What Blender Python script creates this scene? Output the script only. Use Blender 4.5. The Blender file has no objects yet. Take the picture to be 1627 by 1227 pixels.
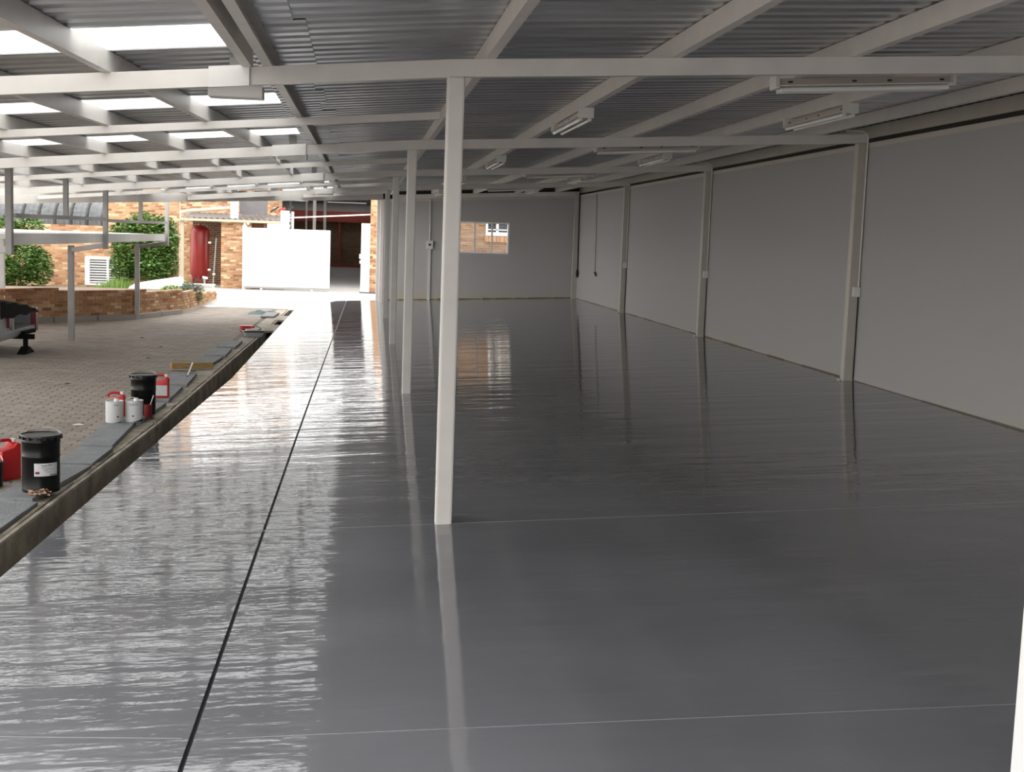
import bpy, bmesh, math, random
from mathutils import Vector, Matrix
R = random.Random(7)
C = bpy.context.scene.collection
SC = bpy.context.scene
ZO = 1.84                      # paving level is z = 0; heights below are given from eye level and lifted by ZO

# ------------------------------------------------------------------ camera, sky, exposure
f_px, pitch, yaw, roll = 2027.844, 0.113912, 0.120755, 0.034974
cy, sy, cp, sp, cr, sr = math.cos(yaw), math.sin(yaw), math.cos(pitch), math.sin(pitch), math.cos(roll), math.sin(roll)
FW = Vector((sy*cp, cy*cp, -sp)); r0 = Vector((cy, -sy, 0)); u0 = r0.cross(FW)
RT = r0*cr + u0*sr; UP = -r0*sr + u0*cr
cam = bpy.data.objects.new('camera', bpy.data.cameras.new('camera')); C.objects.link(cam)
cam.data.sensor_width = 36.0; cam.data.lens = f_px/1627*36.0
cam.data.clip_start = 0.05; cam.data.clip_end = 500
cam.matrix_world = Matrix(((RT.x, UP.x, -FW.x, 0), (RT.y, UP.y, -FW.y, 0), (RT.z, UP.z, -FW.z, ZO), (0, 0, 0, 1)))
SC.camera = cam
W = bpy.data.worlds.new('overcast_sky'); SC.world = W; W.use_nodes = True
bg = W.node_tree.nodes['Background']; bg.inputs[0].default_value = (1.0, 0.985, 0.965, 1); bg.inputs[1].default_value = 3.7
SC.view_settings.view_transform = 'Standard'; SC.view_settings.look = 'None'
SC.view_settings.gamma = 1.0; SC.view_settings.use_curve_mapping = False
SC.view_settings.exposure = 0.12

# ------------------------------------------------------------------ materials
def mat(name, col, rough=0.6, metal=0.0, spec=0.5, var=0.0, vscale=6.0, bump=0.0, bscale=40.0, stretch=(1, 1, 1), col2=None):
    m = bpy.data.materials.new(name); m.use_nodes = True
    nt = m.node_tree; b = nt.nodes['Principled BSDF']
    b.inputs['Base Color'].default_value = (*col, 1); b.inputs['Roughness'].default_value = rough
    b.inputs['Metallic'].default_value = metal; b.inputs['Specular IOR Level'].default_value = spec
    if var or bump:
        tc = nt.nodes.new('ShaderNodeTexCoord'); mp = nt.nodes.new('ShaderNodeMapping')
        mp.inputs['Scale'].default_value = stretch; nt.links.new(tc.outputs['Object'], mp.inputs[0])
    if var:
        n = nt.nodes.new('ShaderNodeTexNoise'); n.inputs['Scale'].default_value = vscale; n.inputs['Detail'].default_value = 5
        nt.links.new(mp.outputs[0], n.inputs['Vector'])
        r = nt.nodes.new('ShaderNodeValToRGB'); r.color_ramp.elements[0].position = 0.3; r.color_ramp.elements[1].position = 0.7
        a = tuple(max(0, c*(1-var)) for c in col); z = col2 or tuple(min(1, c*(1+var)) for c in col)
        r.color_ramp.elements[0].color = (*a, 1); r.color_ramp.elements[1].color = (*z, 1)
        nt.links.new(n.outputs['Fac'], r.inputs[0]); nt.links.new(r.outputs[0], b.inputs['Base Color'])
    if bump:
        n2 = nt.nodes.new('ShaderNodeTexNoise'); n2.inputs['Scale'].default_value = bscale; n2.inputs['Detail'].default_value = 3
        nt.links.new(mp.outputs[0], n2.inputs['Vector'])
        bp = nt.nodes.new('ShaderNodeBump'); bp.inputs['Strength'].default_value = bump; bp.inputs['Distance'].default_value = 0.02
        nt.links.new(n2.outputs['Fac'], bp.inputs['Height']); nt.links.new(bp.outputs[0], b.inputs['Normal'])
    return m

def rand_mat(name, cols, rough=0.85, bump=0.3, bscale=60):
    """colour picked per separate piece (object random + island random)"""
    m = bpy.data.materials.new(name); m.use_nodes = True
    nt = m.node_tree; b = nt.nodes['Principled BSDF']; b.inputs['Roughness'].default_value = rough
    b.inputs['Specular IOR Level'].default_value = 0.25
    g = nt.nodes.new('ShaderNodeNewGeometry'); oi = nt.nodes.new('ShaderNodeObjectInfo')
    ad = nt.nodes.new('ShaderNodeMath'); ad.operation = 'ADD'
    fr = nt.nodes.new('ShaderNodeMath'); fr.operation = 'FRACT'
    nt.links.new(g.outputs['Random Per Island'], ad.inputs[0]); nt.links.new(oi.outputs['Random'], ad.inputs[1])
    nt.links.new(ad.outputs[0], fr.inputs[0])
    r = nt.nodes.new('ShaderNodeValToRGB'); els = r.color_ramp.elements
    while len(els) < len(cols): els.new(0.5)
    for i, c in enumerate(cols): els[i].position = i/(len(cols)-1); els[i].color = (*c, 1)
    nt.links.new(fr.outputs[0], r.inputs[0])
    tc = nt.nodes.new('ShaderNodeTexCoord'); n = nt.nodes.new('ShaderNodeTexNoise'); n.inputs['Scale'].default_value = bscale
    nt.links.new(tc.outputs['Object'], n.inputs['Vector'])
    mx = nt.nodes.new('ShaderNodeMix'); mx.data_type = 'RGBA'; mx.blend_type = 'OVERLAY'; mx.inputs[0].default_value = 0.35
    nt.links.new(r.outputs[0], mx.inputs[6]); nt.links.new(n.outputs['Fac'], mx.inputs[7]); nt.links.new(mx.outputs[2], b.inputs['Base Color'])
    bp = nt.nodes.new('ShaderNodeBump'); bp.inputs['Strength'].default_value = bump; bp.inputs['Distance'].default_value = 0.01
    nt.links.new(n.outputs['Fac'], bp.inputs['Height']); nt.links.new(bp.outputs[0], b.inputs['Normal'])
    return m

def floor_mat():
    m = bpy.data.materials.new('grey_epoxy'); m.use_nodes = True
    nt = m.node_tree; b = nt.nodes['Principled BSDF']; L = nt.links
    tc = nt.nodes.new('ShaderNodeTexCoord')
    n = nt.nodes.new('ShaderNodeTexNoise'); n.inputs['Scale'].default_value = 0.7; n.inputs['Detail'].default_value = 4
    L.new(tc.outputs['Object'], n.inputs['Vector'])
    r = nt.nodes.new('ShaderNodeValToRGB'); r.color_ramp.elements[0].position = 0.35; r.color_ramp.elements[1].position = 0.65
    r.color_ramp.elements[0].color = (0.165, 0.168, 0.183, 1); r.color_ramp.elements[1].color = (0.21, 0.213, 0.232, 1)
    L.new(n.outputs['Fac'], r.inputs[0]); L.new(r.outputs[0], b.inputs['Base Color'])
    b.inputs['Roughness'].default_value = 0.05; b.inputs['Specular IOR Level'].default_value = 0.5
    b.inputs['IOR'].default_value = 1.58
    mp = nt.nodes.new('ShaderNodeMapping'); mp.inputs['Scale'].default_value = (0.55, 3.0, 1); L.new(tc.outputs['Object'], mp.inputs[0])
    a = nt.nodes.new('ShaderNodeTexNoise'); a.inputs['Scale'].default_value = 1.0; a.inputs['Detail'].default_value = 3; a.inputs['Roughness'].default_value = 0.55
    L.new(mp.outputs[0], a.inputs['Vector'])
    mp2 = nt.nodes.new('ShaderNodeMapping'); mp2.inputs['Scale'].default_value = (6, 14, 1); L.new(tc.outputs['Object'], mp2.inputs[0])
    a2 = nt.nodes.new('ShaderNodeTexNoise'); a2.inputs['Scale'].default_value = 1.6; a2.inputs['Detail'].default_value = 3
    L.new(mp2.outputs[0], a2.inputs['Vector'])
    b1 = nt.nodes.new('ShaderNodeBump'); b1.inputs['Strength'].default_value = 1.0; b1.inputs['Distance'].default_value = 0.006
    b2 = nt.nodes.new('ShaderNodeBump'); b2.inputs['Strength'].default_value = 1.0; b2.inputs['Distance'].default_value = 0.0006
    # the coating lies rougher on the drive side of the slab, flatter towards the hall
    sx = nt.nodes.new('ShaderNodeSeparateXYZ'); L.new(tc.outputs['Object'], sx.inputs[0])
    for node, da, db in ((b1, 0.0090, 0.0095), (b2, 0.0011, 0.0006)):
        mr = nt.nodes.new('ShaderNodeMapRange'); mr.interpolation_type = 'SMOOTHSTEP'
        mr.inputs[1].default_value = -0.3; mr.inputs[2].default_value = 0.5; mr.inputs[3].default_value = da; mr.inputs[4].default_value = db
        L.new(sx.outputs[0], mr.inputs[0]); L.new(mr.outputs[0], node.inputs['Distance'])
    L.new(a.outputs['Fac'], b1.inputs['Height']); L.new(a2.outputs['Fac'], b2.inputs['Height'])
    L.new(b1.outputs[0], b2.inputs['Normal']); L.new(b2.outputs[0], b.inputs['Normal'])
    return m

def wall_mat():
    m = mat('white_plaster', (0.42, 0.405, 0.40), 0.75, spec=0.2, bump=0.15, bscale=90)
    nt = m.node_tree; b = nt.nodes['Principled BSDF']; L = nt.links
    tc = nt.nodes.new('ShaderNodeTexCoord'); sx = nt.nodes.new('ShaderNodeSeparateXYZ'); L.new(tc.outputs['Object'], sx.inputs[0])
    n = nt.nodes.new('ShaderNodeTexNoise'); n.inputs['Scale'].default_value = 1.6; n.inputs['Detail'].default_value = 6; L.new(tc.outputs['Object'], n.inputs['Vector'])
    # damp stains of uneven height along the wall foot
    mr = nt.nodes.new('ShaderNodeMapRange'); mr.inputs[1].default_value = 0.35; mr.inputs[2].default_value = 0.75; mr.inputs[3].default_value = 0.06; mr.inputs[4].default_value = 0.40
    L.new(n.outputs['Fac'], mr.inputs[0])
    sb = nt.nodes.new('ShaderNodeMath'); sb.operation = 'SUBTRACT'; sb.inputs[1].default_value = 0.30
    L.new(sx.outputs[2], sb.inputs[0])
    dv = nt.nodes.new('ShaderNodeMath'); dv.operation = 'DIVIDE'; L.new(sb.outputs[0], dv.inputs[0]); L.new(mr.outputs[0], dv.inputs[1])
    r = nt.nodes.new('ShaderNodeValToRGB'); e = r.color_ramp.elements
    e[0].position = 0.0; e[0].color = (0.45, 0.41, 0.33, 1); e[1].position = 1.0; e[1].color = (0.42, 0.405, 0.40, 1)
    L.new(dv.outputs[0], r.inputs[0]); L.new(r.outputs[0], b.inputs['Base Color'])
    return m

M = dict(
    floor=floor_mat(), plaster=wall_mat(),
    paint_wall=mat('old_cream_paint', (0.50, 0.47, 0.41), 0.45, var=0.05, vscale=5),
    paint=mat('cream_steel_paint', (0.72, 0.685, 0.645), 0.38, spec=0.5, var=0.05, vscale=5),
    paint2=mat('white_steel_paint', (0.74, 0.72, 0.69), 0.4, var=0.04, vscale=4),
    greysteel=mat('grey_steel_paint', (0.36, 0.345, 0.335), 0.45, var=0.05),
    sheet=mat('galvanised_sheet', (0.58, 0.59, 0.60), 0.32, metal=0.8, var=0.22, vscale=2.2, stretch=(0.6, 9, 1)),
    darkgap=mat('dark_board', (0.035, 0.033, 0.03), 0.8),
    concrete=mat('pale_concrete', (0.40, 0.385, 0.365), 0.85, var=0.12, vscale=1.5, bump=0.2, bscale=30),
    kerb=mat('dirty_concrete', (0.42, 0.375, 0.31), 0.9, var=0.35, vscale=5, bump=0.5, bscale=45),
    kerb_in=mat('channel_concrete', (0.36, 0.31, 0.235), 0.9, var=0.4, vscale=4, bump=0.5, bscale=35),
    sand=mat('jointing_sand', (0.25, 0.22, 0.19), 0.95, var=0.2, vscale=20),
    cover=mat('cement_slab', (0.25, 0.26, 0.27), 0.8, var=0.15, vscale=9, bump=0.4, bscale=50),
    black=mat('black_gloss_paint', (0.006, 0.006, 0.006), 0.3, spec=0.22),
    blacklid=mat('black_lid_paint', (0.018, 0.018, 0.018), 0.3),
    label=mat('paper_label', (0.62, 0.62, 0.63), 0.6, var=0.04, vscale=20),
    red=mat('red_plastic', (0.52, 0.015, 0.018), 0.35),
    darkred=mat('red_print', (0.22, 0.01, 0.012), 0.5),
    redpaint=mat('red_tank_paint', (0.24, 0.012, 0.009), 0.32, var=0.12, vscale=3),
    redbeam=mat('red_oxide_paint', (0.30, 0.045, 0.025), 0.55, var=0.1),
    tin=mat('white_tin', (0.66, 0.67, 0.67), 0.35, var=0.03),
    navy=mat('navy_print', (0.012, 0.014, 0.05), 0.4),
    ink=mat('dark_print', (0.05, 0.05, 0.055), 0.6),
    whitecap=mat('white_cap', (0.8, 0.77, 0.72), 0.4),
    steel=mat('bare_steel', (0.55, 0.55, 0.53), 0.35, metal=0.9),
    wood=mat('yellow_timber', (0.33, 0.22, 0.09), 0.75, var=0.3, vscale=6, stretch=(2, 12, 12)),
    white=mat('white_gate_paint', (0.82, 0.82, 0.81), 0.45),
    whitewall=mat('white_painted_render', (0.8, 0.79, 0.76), 0.8, var=0.04),
    creampipe=mat('cream_gutter_paint', (0.50, 0.43, 0.31), 0.5),
    rooftin=mat('grey_roof_paint', (0.15, 0.14, 0.145), 0.5, var=0.1),
    mortar=mat('mortar', (0.55, 0.48, 0.38), 0.95, var=0.15, vscale=15),
    brick=rand_mat('face_brick', [(0.26, 0.12, 0.06), (0.48, 0.25, 0.13), (0.56, 0.32, 0.165), (0.36, 0.16, 0.08), (0.78, 0.58, 0.36), (0.44, 0.21, 0.105), (0.62, 0.40, 0.22)]),
    brickmid=rand_mat('tan_brick', [(0.22, 0.10, 0.05), (0.30, 0.15, 0.08), (0.34, 0.19, 0.105), (0.25, 0.12, 0.06), (0.42, 0.27, 0.16)]),
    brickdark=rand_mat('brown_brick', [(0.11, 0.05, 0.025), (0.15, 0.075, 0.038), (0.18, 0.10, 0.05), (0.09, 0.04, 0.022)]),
    paver=rand_mat('cement_paver', [(0.27, 0.235, 0.20), (0.32, 0.28, 0.245), (0.36, 0.32, 0.285), (0.295, 0.255, 0.22)], 0.9),
    leaf=rand_mat('leaf', [(0.035, 0.09, 0.018), (0.07, 0.16, 0.03), (0.13, 0.24, 0.05), (0.03, 0.07, 0.015), (0.22, 0.32, 0.09), (0.05, 0.11, 0.022)], 0.5, 0.1),
    grass=rand_mat('grass_blade', [(0.10, 0.20, 0.03), (0.17, 0.29, 0.06), (0.25, 0.33, 0.10)], 0.7, 0.1),
    greyleaf=rand_mat('grey_leaf', [(0.12, 0.14, 0.12), (0.2, 0.22, 0.19), (0.09, 0.12, 0.08)], 0.7, 0.1),
    bark=mat('bark', (0.12, 0.085, 0.055), 0.9, var=0.3),
    soil=mat('planter_soil', (0.16, 0.12, 0.08), 0.95, var=0.3, vscale=8, bump=0.5),
    rubber=mat('rubber', (0.02, 0.02, 0.02), 0.8),
    tarp=mat('dark_tarpaulin', (0.012, 0.011, 0.012), 0.85, spec=0.15),
    trailer=mat('grey_trailer_paint', (0.36, 0.38, 0.39), 0.45, var=0.06),
    lamp_red=mat('red_lamp_lens', (0.2, 0.02, 0.03), 0.25),
    tube=mat('unlit_tube', (0.82, 0.81, 0.78), 0.25),
    batten=mat('lamp_batten', (0.50, 0.44, 0.385), 0.5),
    dryleaf=mat('dry_leaf', (0.50, 0.34, 0.23), 0.8, var=0.3),
    cloth=mat('teal_rag', (0.09, 0.14, 0.14), 0.9, var=0.3, vscale=15),
    paper=mat('paper', (0.75, 0.73, 0.7), 0.8),
    tray=mat('tray_plastic', (0.42, 0.43, 0.46), 0.35),
    garage=mat('garage_floor', (0.5, 0.49, 0.47), 0.7, var=0.05),
)
def glass_mat():
    m = bpy.data.materials.new('window_glass'); m.use_nodes = True; nt = m.node_tree
    for n in list(nt.nodes):
        if n.type == 'BSDF_PRINCIPLED': nt.nodes.remove(n)
    t = nt.nodes.new('ShaderNodeBsdfTransparent'); t.inputs[0].default_value = (0.94, 0.96, 0.95, 1)
    g = nt.nodes.new('ShaderNodeBsdfGlossy'); g.inputs['Roughness'].default_value = 0.02
    x = nt.nodes.new('ShaderNodeMixShader'); x.inputs[0].default_value = 0.012
    nt.links.new(t.outputs[0], x.inputs[1]); nt.links.new(g.outputs[0], x.inputs[2]); nt.links.new(x.outputs[0], nt.nodes['Material Output'].inputs[0])
    return m
def sky_sheet_mat():
    m = bpy.data.materials.new('translucent_sheet'); m.use_nodes = True; nt = m.node_tree
    for n in list(nt.nodes):
        if n.type == 'BSDF_PRINCIPLED': nt.nodes.remove(n)
    t = nt.nodes.new('ShaderNodeBsdfTranslucent'); t.inputs[0].default_value = (0.78, 0.80, 0.80, 1)
    g = nt.nodes.new('ShaderNodeBsdfDiffuse'); g.inputs[0].default_value = (0.8, 0.8, 0.8, 1)
    x = nt.nodes.new('ShaderNodeMixShader'); x.inputs[0].default_value = 0.15
    nt.links.new(t.outputs[0], x.inputs[1]); nt.links.new(g.outputs[0], x.inputs[2]); nt.links.new(x.outputs[0], nt.nodes['Material Output'].inputs[0])
    return m
M['glass'] = glass_mat(); M['skylight'] = sky_sheet_mat()

# ------------------------------------------------------------------ helpers
class MB:
    def __init__(s): s.v = []; s.f = []
    def add(s, vs, fs):
        n = len(s.v); s.v += [tuple(v) for v in vs]; s.f += [tuple(i+n for i in q) for q in fs]; return s
    def box(s, x0, x1, y0, y1, z0, z1):
        return s.hexa([(x0, y0, z0), (x1, y0, z0), (x1, y1, z0), (x0, y1, z0)], [(x0, y0, z1), (x1, y0, z1), (x1, y1, z1), (x0, y1, z1)])
    def hexa(s, bot, top):
        return s.add(list(bot)+list(top), [(3, 2, 1, 0), (4, 5, 6, 7), (0, 1, 5, 4), (1, 2, 6, 5), (2, 3, 7, 6), (3, 0, 4, 7)])
    def obox(s, c, size, mtx):
        hx, hy, hz = size[0]/2, size[1]/2, size[2]/2
        p = [Vector(c) + mtx @ Vector(q) for q in ((-hx, -hy, -hz), (hx, -hy, -hz), (hx, hy, -hz), (-hx, hy, -hz), (-hx, -hy, hz), (hx, -hy, hz), (hx, hy, hz), (-hx, hy, hz))]
        return s.hexa(p[:4], p[4:])
    def bar(s, p, q, w, h, up=(0, 0, 1)):
        p = Vector(p); q = Vector(q); d = (q-p).normalized(); up = Vector(up)
        if abs(d.dot(up)) > 0.98: up = Vector((0, 1, 0))
        x = d.cross(up).normalized(); u = x.cross(d).normalized()
        a = [(-w/2, -h/2), (w/2, -h/2), (w/2, h/2), (-w/2, h/2)]
        return s.hexa([p + x*i + u*j for i, j in a], [q + x*i + u*j for i, j in a])
    def tube(s, pts, r, n=8, cap=True):
        pts = [Vector(p) for p in pts]; rings = []
        rr = r if isinstance(r, (list, tuple)) else [r]*len(pts)
        vs = []
        for i, p in enumerate(pts):
            d = (pts[min(i+1, len(pts)-1)] - pts[max(i-1, 0)]).normalized()
            up = Vector((0, 0, 1)) if abs(d.z) < 0.95 else Vector((1, 0, 0))
            x = d.cross(up).normalized(); u = x.cross(d)
            vs += [p + (x*math.cos(2*math.pi*k/n) + u*math.sin(2*math.pi*k/n))*rr[i] for k in range(n)]
        fs = []
        for i in range(len(pts)-1):
            for k in range(n):
                a, b = i*n+k, i*n+(k+1) % n; fs.append((a, a+n, b+n, b))
        if cap: fs.append(tuple(range(n))); fs.append(tuple((len(pts)-1)*n+k for k in reversed(range(n))))
        return s.add(vs, fs)
    def lathe(s, prof, c=(0, 0, 0), n=24):
        vs = []; fs = []
        for r, z in prof:
            vs += [(c[0]+r*math.cos(2*math.pi*k/n), c[1]+r*math.sin(2*math.pi*k/n), c[2]+z) for k in range(n)]
        for i in range(len(prof)-1):
            for k in range(n):
                a, b = i*n+k, i*n+(k+1) % n; fs.append((a, b, b+n, a+n))
        fs.append(tuple(reversed(range(n)))); fs.append(tuple((len(prof)-1)*n+k for k in range(n)))
        return s.add(vs, fs)
    def prism(s, poly, axis, a, b):
        """poly: list of 2D points; axis 'x' extrudes (y,z) along x, 'y' extrudes (x,z) along y, 'z' extrudes (x,y)"""
        def P(q, t): return {'x': (t, q[0], q[1]), 'y': (q[0], t, q[1]), 'z': (q[0], q[1], t)}[axis]
        n = len(poly); vs = [P(q, a) for q in poly] + [P(q, b) for q in poly]
        fs = [tuple(range(n)), tuple(reversed(range(n, 2*n)))] + [(i, i+n, (i+1) % n+n, (i+1) % n) for i in range(n)]
        return s.add(vs, fs)
    def build(s, name, m, parent=None, smooth=False, bevel=0.0, local=False):
        """points are in eye-level coordinates (lifted by ZO) unless local"""
        me = bpy.data.meshes.new(name)
        o = bpy.data.objects.new(name, me); C.objects.link(o)
        vs = s.v
        if not local:
            off = Vector((0, 0, ZO))
            if parent is not None: off = off - world_loc(parent)
            vs = [(v[0]+off.x, v[1]+off.y, v[2]+off.z) for v in s.v]
        me.from_pydata([tuple(v) for v in vs], [], s.f)
        bm = bmesh.new(); bm.from_mesh(me); bmesh.ops.recalc_face_normals(bm, faces=bm.faces)
        if bevel: bmesh.ops.bevel(bm, geom=bm.edges[:], offset=bevel, segments=2, affect='EDGES', profile=0.6)
        bm.to_mesh(me); bm.free()
        if smooth:
            for p in me.polygons: p.use_smooth = True
            try: me.set_sharp_from_angle(angle=math.radians(40))
            except Exception: pass
        me.materials.append(M[m] if isinstance(m, str) else m)
        if parent is not None: o.parent = parent
        return o

def world_loc(o):
    v = Vector(o.location); p = o.parent
    while p is not None: v = v + Vector(p.location); p = p.parent
    return v
def tag(o, label=None, cat=None, group=None, kind=None):
    if label: o['label'] = label
    if cat: o['category'] = cat
    if group: o['group'] = group
    if kind: o['kind'] = kind
    return o
def thing(name, loc, label, cat, group=None, rz=0.0, z_is_eye=True):
    o = bpy.data.objects.new(name, None); C.objects.link(o); o.empty_display_size = 0.1
    o.location = (loc[0], loc[1], loc[2] + (ZO if z_is_eye else 0)); o.rotation_euler = (0, 0, rz)
    return tag(o, label, cat, group)
def struct(name, label=None):
    o = bpy.data.objects.new(name, None); C.objects.link(o); o['kind'] = 'structure'
    if label: o['label'] = label; 
    return o
def link_copy(src, parent=None, loc=None):
    c = src.copy(); C.objects.link(c); c.parent = parent
    if loc is not None: c.location = loc
    return c
def copy_tree(src, parent=None):
    c = src.copy(); C.objects.link(c); c.parent = parent
    for ch in list(src.children): copy_tree(ch, c)
    return c

# ------------------------------------------------------------------ layout numbers
XC, XW, D1, SP = 0.523, 5.506, 7.512, 6.364
FA, H0, BR, BL = 0.0498, 0.92, 0.0564, 0.0872
XWALL = 5.57; YR = 33.35; Y0 = -9.0
def fl(x): return -1.7 + FA*(x-XC)
def rf(x): return H0 + (BR if x > XC else BL)*(x-XC)      # underside of the main beams
XEDGE = -3.95
def joint_x(y): return -0.535 + 0.0045*(y-7) + (0.0028*max(0, y-12))
def slab_edge(y):
    pts = [(-9, -2.3), (-3, -2.08), (6.9, -1.80), (13.55, -1.615), (15.85, -1.54), (30.4, -1.52), (34, -1.5)]
    for (a, xa), (b, xb) in zip(pts, pts[1:]):
        if y <= b: return xa + (xb-xa)*(y-a)/(b-a)
    return pts[-1][1]
def lip(y):
    pts = [(-9, -2.56), (-3, -2.36), (7.57, -2.0), (11.83, -1.84), (23.4, -1.70), (31, -1.63)]
    for (a, xa), (b, xb) in zip(pts, pts[1:]):
        if y <= b: return xa + (xb-xa)*(y-a)/(b-a)
    return pts[-1][1]
ZP = -1.84
def sm(t): t = max(0, min(1, t)); return t*t*(3-2*t)
def zg(x, y):                                            # yard and driveway level
    return ZP + 0.09*sm((y-28.5)/6.5)

# ------------------------------------------------------------------ floor
FLR = struct('floor')
ys = [Y0, 0, 3, 5, 6.9, 9, 11, 13.55, 15.85, 19, 23, 27, 30.4, 33.35, 33.9]
def slab(name, xl, xr):
    m = MB(); th = 0.3; n = len(ys)
    vs = []
    for y in ys:
        a, b = xl(y), xr(y)
        vs += [(a, y, fl(a)), (b, y, fl(b)), (a, y, -2.2), (b, y, -2.2)]
    fs = []
    for i in range(n-1):
        k = i*4; j = k+4
        fs += [(k, k+1, j+1, j), (k+2, j+2, j+3, k+3), (k, j, j+2, k+2), (k+1, k+3, j+3, j+1)]
    fs += [(0, 2, 3, 1), ((n-1)*4, (n-1)*4+1, (n-1)*4+3, (n-1)*4+2)]
    m.add(vs, fs); return m.build(name, 'floor', FLR)
slab('slab', slab_edge, lambda y: joint_x(y)-0.009)
slab('slab', lambda y: joint_x(y)+0.009, lambda y: XWALL+0.15)
g = MB()
for a, b in zip(ys, ys[1:]):
    g.hexa([(joint_x(a)-0.03, a, -1.9), (joint_x(a)+0.03, a, -1.9), (joint_x(b)+0.03, b, -1.9), (joint_x(b)-0.03, b, -1.9)],
           [(joint_x(a)-0.03, a, -1.775), (joint_x(a)+0.03, a, -1.775), (joint_x(b)+0.03, b, -1.775), (joint_x(b)-0.03, b, -1.775)])
g.build('joint_filler', mat('joint_sealant', (0.045, 0.045, 0.05), 0.4), FLR)
# fine raised roller seams across the slab
for (ya, yb, x0, x1) in ((7.50, 7.42, -1.72, 5.3), (4.33, 4.18, -0.5, 3.2), (4.55, 4.35, -1.7, -0.58)):
    sm_ = MB(); n = 24
    for i in range(n):
        xa = x0+(x1-x0)*i/n; xb = x0+(x1-x0)*(i+1)/n; y_a = ya+(yb-ya)*i/n; y_b = ya+(yb-ya)*(i+1)/n
        sm_.hexa([(xa, y_a-0.0018, fl(xa)-0.002), (xb, y_b-0.0018, fl(xb)-0.002), (xb, y_b+0.0018, fl(xb)-0.002), (xa, y_a+0.0018, fl(xa)-0.002)],
                 [(xa, y_a-0.0018, fl(xa)+0.0012), (xb, y_b-0.0018, fl(xb)+0.0012), (xb, y_b+0.0018, fl(xb)+0.0012), (xa, y_a+0.0018, fl(xa)+0.0012)])
    sm_.build('coating_seam', mat('seam_%d' % int(ya*10), (0.3, 0.3, 0.32), 0.3), FLR)

# ------------------------------------------------------------------ yard, driveway
def ground_piece(name, x0, x1, y0, y1, nx, ny, m, drop=0.0, xr=None):
    g = MB(); vs = []; fs = []
    for j in range(ny+1):
        y = y0+(y1-y0)*j/ny; xe = xr(y) if xr else x1
        for i in range(nx+1):
            x = x0+(xe-x0)*i/nx; vs.append((x, y, zg(x, y)-drop))
    w = nx+1
    for j in range(ny):
        for i in range(nx): k = j*w+i; fs.append((k, k+1, k+1+w, k+w))
    g.add(vs, fs); o = g.build(name, m, None, smooth=True); o['kind'] = 'structure'; return o
ground_piece('ground', -30, -2, -12, 31.0, 1, 60, 'sand', 0.012, xr=lambda y: lip(y)-0.05)
ground_piece('driveway', -30, 12, 31.0, 42.0, 8, 14, 'concrete', 0.0)
# pavers: rows of small cement blocks under the carport; the largest in view are single pieces
PAV = struct('paving')
cand = []
L, Wd = 0.205, 0.103
j = 0; y = 6.6
while y < 30.9:
    xr = lip(y) - 0.30
    xl = max(-6.4, -0.285*y - 0.3)
    x = xr - (L/2 if j % 2 else 0)
    while x > xl:
        cand.append((x-L, y)); x -= L
    y += Wd; j += 1
def in_view(x, y, z):
    d = Vector((x, y, z)); dp = d.dot(FW); u = 813.5 + f_px*d.dot(RT)/dp; v = 613.5 - f_px*d.dot(UP)/dp
    return u, v
seen = [(x, y) for x, y in cand if -30 < in_view(x+0.1, y, ZP)[0] < 1627]
seen.sort(key=lambda q: q[1])
near = [q for q in seen if in_view(q[0]+0.1, q[1], ZP)[0] > 0][:290]
ns = set(near)
pb = MB().box(0, L-0.006, 0, Wd-0.006, -0.06, 0)
proto = None
for x, y in near:
    dz = R.uniform(-0.0015, 0.0015)
    if proto is None:
        proto = pb.build('paver', 'paver', PAV, bevel=0.004, local=True); proto.location = (x, y, zg(x, y)+ZO+dz)
    else: link_copy(proto, PAV, (x, y, zg(x, y)+ZO+dz))
rest = MB()
for x, y in seen:
    if (x, y) not in ns:
        dz = R.uniform(-0.0015, 0.0015); rest.box(x, x+L-0.006, y, y+Wd-0.006, zg(x, y)-0.05, zg(x, y)+dz)
o = rest.build('paver_field', 'paver', PAV); o['kind'] = 'stuff'

# drainage channel
KRB = struct('trim_1', 'concrete drainage channel')
def strip(xa, xb, za, zb, y0, y1, n=30):
    m = MB()
    for i in range(n):
        a = y0+(y1-y0)*i/n; b = y0+(y1-y0)*(i+1)/n
        m.hexa([(xa(a), a, za), (xb(a), a, za), (xb(b), b, za), (xa(b), b, za)], [(xa(a), a, zb), (xb(a), a, zb), (xb(b), b, zb), (xa(b), b, zb)])
    return m
def off(d): return lambda y: lip(y)-d
zl = -1.815
strip(off(0.03), off(0.0), -2.2, zl, Y0, 30.4).build('channel_lip', 'kerb', KRB)
strip(off(0.065), off(0.03), -2.2, zl-0.03, Y0, 30.4).build('channel_rebate', 'kerb_in', KRB)
strip(off(0.30), off(0.065), -2.2, zl-0.012, Y0, 30.4).build('channel_haunch', 'kerb', KRB)
strip(off(0.002), lambda y: lip(y)+0.004, -2.2, zl-0.012, Y0, 30.4).build('channel_wall', 'kerb_in', KRB)
strip(lip, slab_edge, -2.3, -2.12, Y0, 30.4).build('channel_base', 'kerb_in', KRB)
MB().box(lip(30.4)-0.3, slab_edge(30.4), 30.4, 30.55, -2.2, zl).build('channel_end', 'kerb', KRB)

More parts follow.
